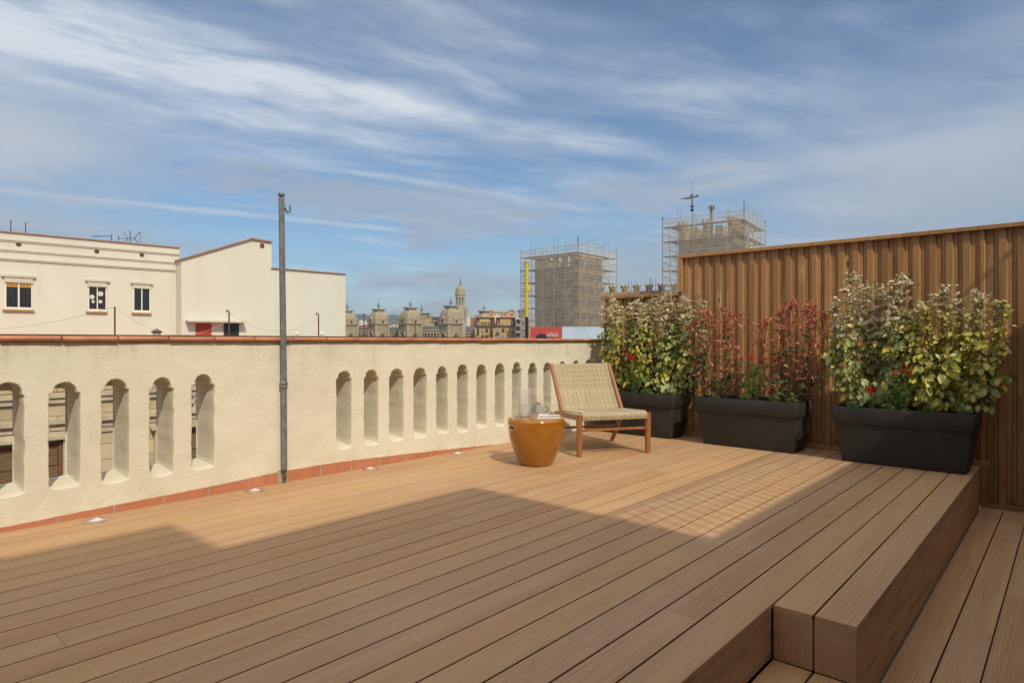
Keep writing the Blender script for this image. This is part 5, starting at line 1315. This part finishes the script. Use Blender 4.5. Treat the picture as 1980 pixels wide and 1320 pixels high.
# weather vane and chimney on the right tower
cB, uB1, uB2, zB, sB = tB
tp = at(1338.5,378,90); WV = thing('weather_vane', 'dark wrought iron weather vane on the right tower', 'weather vane', (tp.x,tp.y,zB-1.5))
mb = MB(); mb.tube([(tp.x,tp.y,zB-1.6),(tp.x,tp.y,tp.z+1.9)], [.07,.015], 6); mb.lathe((tp.x,tp.y,pz(409,90)), [(.1,0),(.30,.25),(.12,.5),(.28,.75),(.10,1.0),(.08,2.2),(.16,2.35),(.06,2.5)], 8); mb.build('spindle', M['slate'], WV)
mb = MB(); z_ = tp.z-.25
def vv_(x_, y_): return at(x_, y_, 90)
mb.poly([vv_(1314,384),vv_(1330,381.5),vv_(1350,378.5),vv_(1351,380.5),vv_(1334,385),vv_(1322,385.5)], F3*.06); mb.poly([vv_(1333,381),vv_(1335,376),vv_(1338,380.5)], F3*.06); mb.poly([vv_(1343,381),vv_(1347,376.5),vv_(1351,377),vv_(1346,382)], F3*.07)
mb.build('arrow', M['slate'], WV)
tp = at(1376,399,92); CHM = thing('tower_chimney', 'short dark metal flue behind the crowns of the right tower', 'chimney', (tp.x,tp.y,zB-1.5))
mb = MB(); mb.lathe((tp.x,tp.y,0), [(.22,zB-1.6),(.22,tp.z-.5),(.42,tp.z-.35),(.45,tp.z),(.3,tp.z+.05)], 10); mb.build('flue', M['slate'], CHM)
# rubbish chute
CT = thing('rubbish_chute', 'yellow segmented rubbish chute with black lower end hanging by the left scaffold', 'chute', tuple(at(1018,660,99).xy)+(GZ,))
M['yellow'] = plain('yellow_plastic', (.72,.48,.015), .5, var=.06); M['black'] = plain('black_plastic', (.015,.015,.015), .5)
def seg(mb, xa, ya, xb_, yb_, r0, r1):
    a = at(xa,ya,99.5); b_ = at(xb_,yb_,99.5); mb.tube([a, a.lerp(b_,.15), b_], [r0*1.12,r0,r1], 12)
mb = MB(); ys = [510,523,538,552,561,571,583,594,604,614]
xs_ = [1018.3+.2*math.sin(i) for i in range(10)]
for i in range(9): seg(mb, xs_[i], ys[i], xs_[i+1], ys[i+1]+1.5, .28, .22)
a = at(1018.3,510,99.5); mb.lathe((a.x,a.y,a.z-.1), [(.26,0),(.40,.35),(.42,.45),(.36,.45)], 12); mb.obox(at(1019,562,99.2), R3*.35, F3*.3, (0,0,.9))
mb.build('upper_chute', M['yellow'], CT, smooth=30)
mb = MB(); seg(mb, 1018.2, 613, 1018.6, 632, .24, .24); seg(mb, 1018.6, 631, 1018.2, 655, .25, .25); seg(mb, 1018.2, 654, 1018.0, 690, .25, .25); mb.build('lower_chute', M['black'], CT, smooth=30)
# hoardings at the foot of the left scaffold
M['redban'] = plain('red_banner', (.42,.055,.045), .7, var=.06); M['bluban'] = plain('pale_blue_banner', (.42,.50,.62), .7, var=.10, scale=.3)
RB = thing('red_banner', 'red hoarding with black arch and white scrawl under the left scaffold', 'banner', tuple(at(1056,660,93).xy)+(GZ,))
mb = MB(); fbox(mb, 1025.5, 1086, 632, 690, 92.5, .1); mb.build('panel', M['redban'], RB)
mb = MB(); mb.poly([at(1047+13*math.cos(R(x_)), 657-12*math.sin(R(x_)), 92.44) for x_ in range(0,181,12)], F3*.04); mb.build('arch', M['black'], RB)
mb = MB(); W3 = lambda pts: mb.tube([at(x_,y_,92.4) for x_,y_ in pts], .035, 4)
for pts in ([(1057,643),(1060,652),(1062,646),(1065,651),(1064,643.5)],[(1060,648),(1066,641.5),(1069,652)],[(1067,646),(1070,643),(1071,651),(1074,644),(1075,651)],[(1073,652),(1077,641.5),(1079,650)],[(1058,650),(1064,648),(1080,649)]): W3(pts)
mb.build('scrawl', M['white'], RB)
BB = thing('blue_banner', 'pale blue hoarding right of the red one under the left scaffold', 'banner', tuple(at(1130,660,93).xy)+(GZ,))
mb = MB(); fbox(mb, 1087, 1185, 631.5, 690, 92.6, .1); mb.build('panel', M['bluban'], BB)
# haze
HAZE = True
if HAZE:
    mb = MB(); mb.box(-6500, 6500, -6500, 6500, GZ-1, 420); hz = mb.build('haze', []); hz['kind'] = 'stuff'
    m_ = bpy.data.materials.new('haze'); m_.use_nodes = True; nt_ = m_.node_tree; nt_.nodes.clear()
    out_ = nt_.nodes.new('ShaderNodeOutputMaterial'); pv = nt_.nodes.new('ShaderNodeVolumePrincipled'); pv.inputs['Color'].default_value = (.80,.88,1,1); pv.inputs['Density'].default_value = .00011; pv.inputs['Anisotropy'].default_value = .2
    nt_.links.new(pv.outputs[0], out_.inputs['Volume']); hz.data.materials.append(m_)
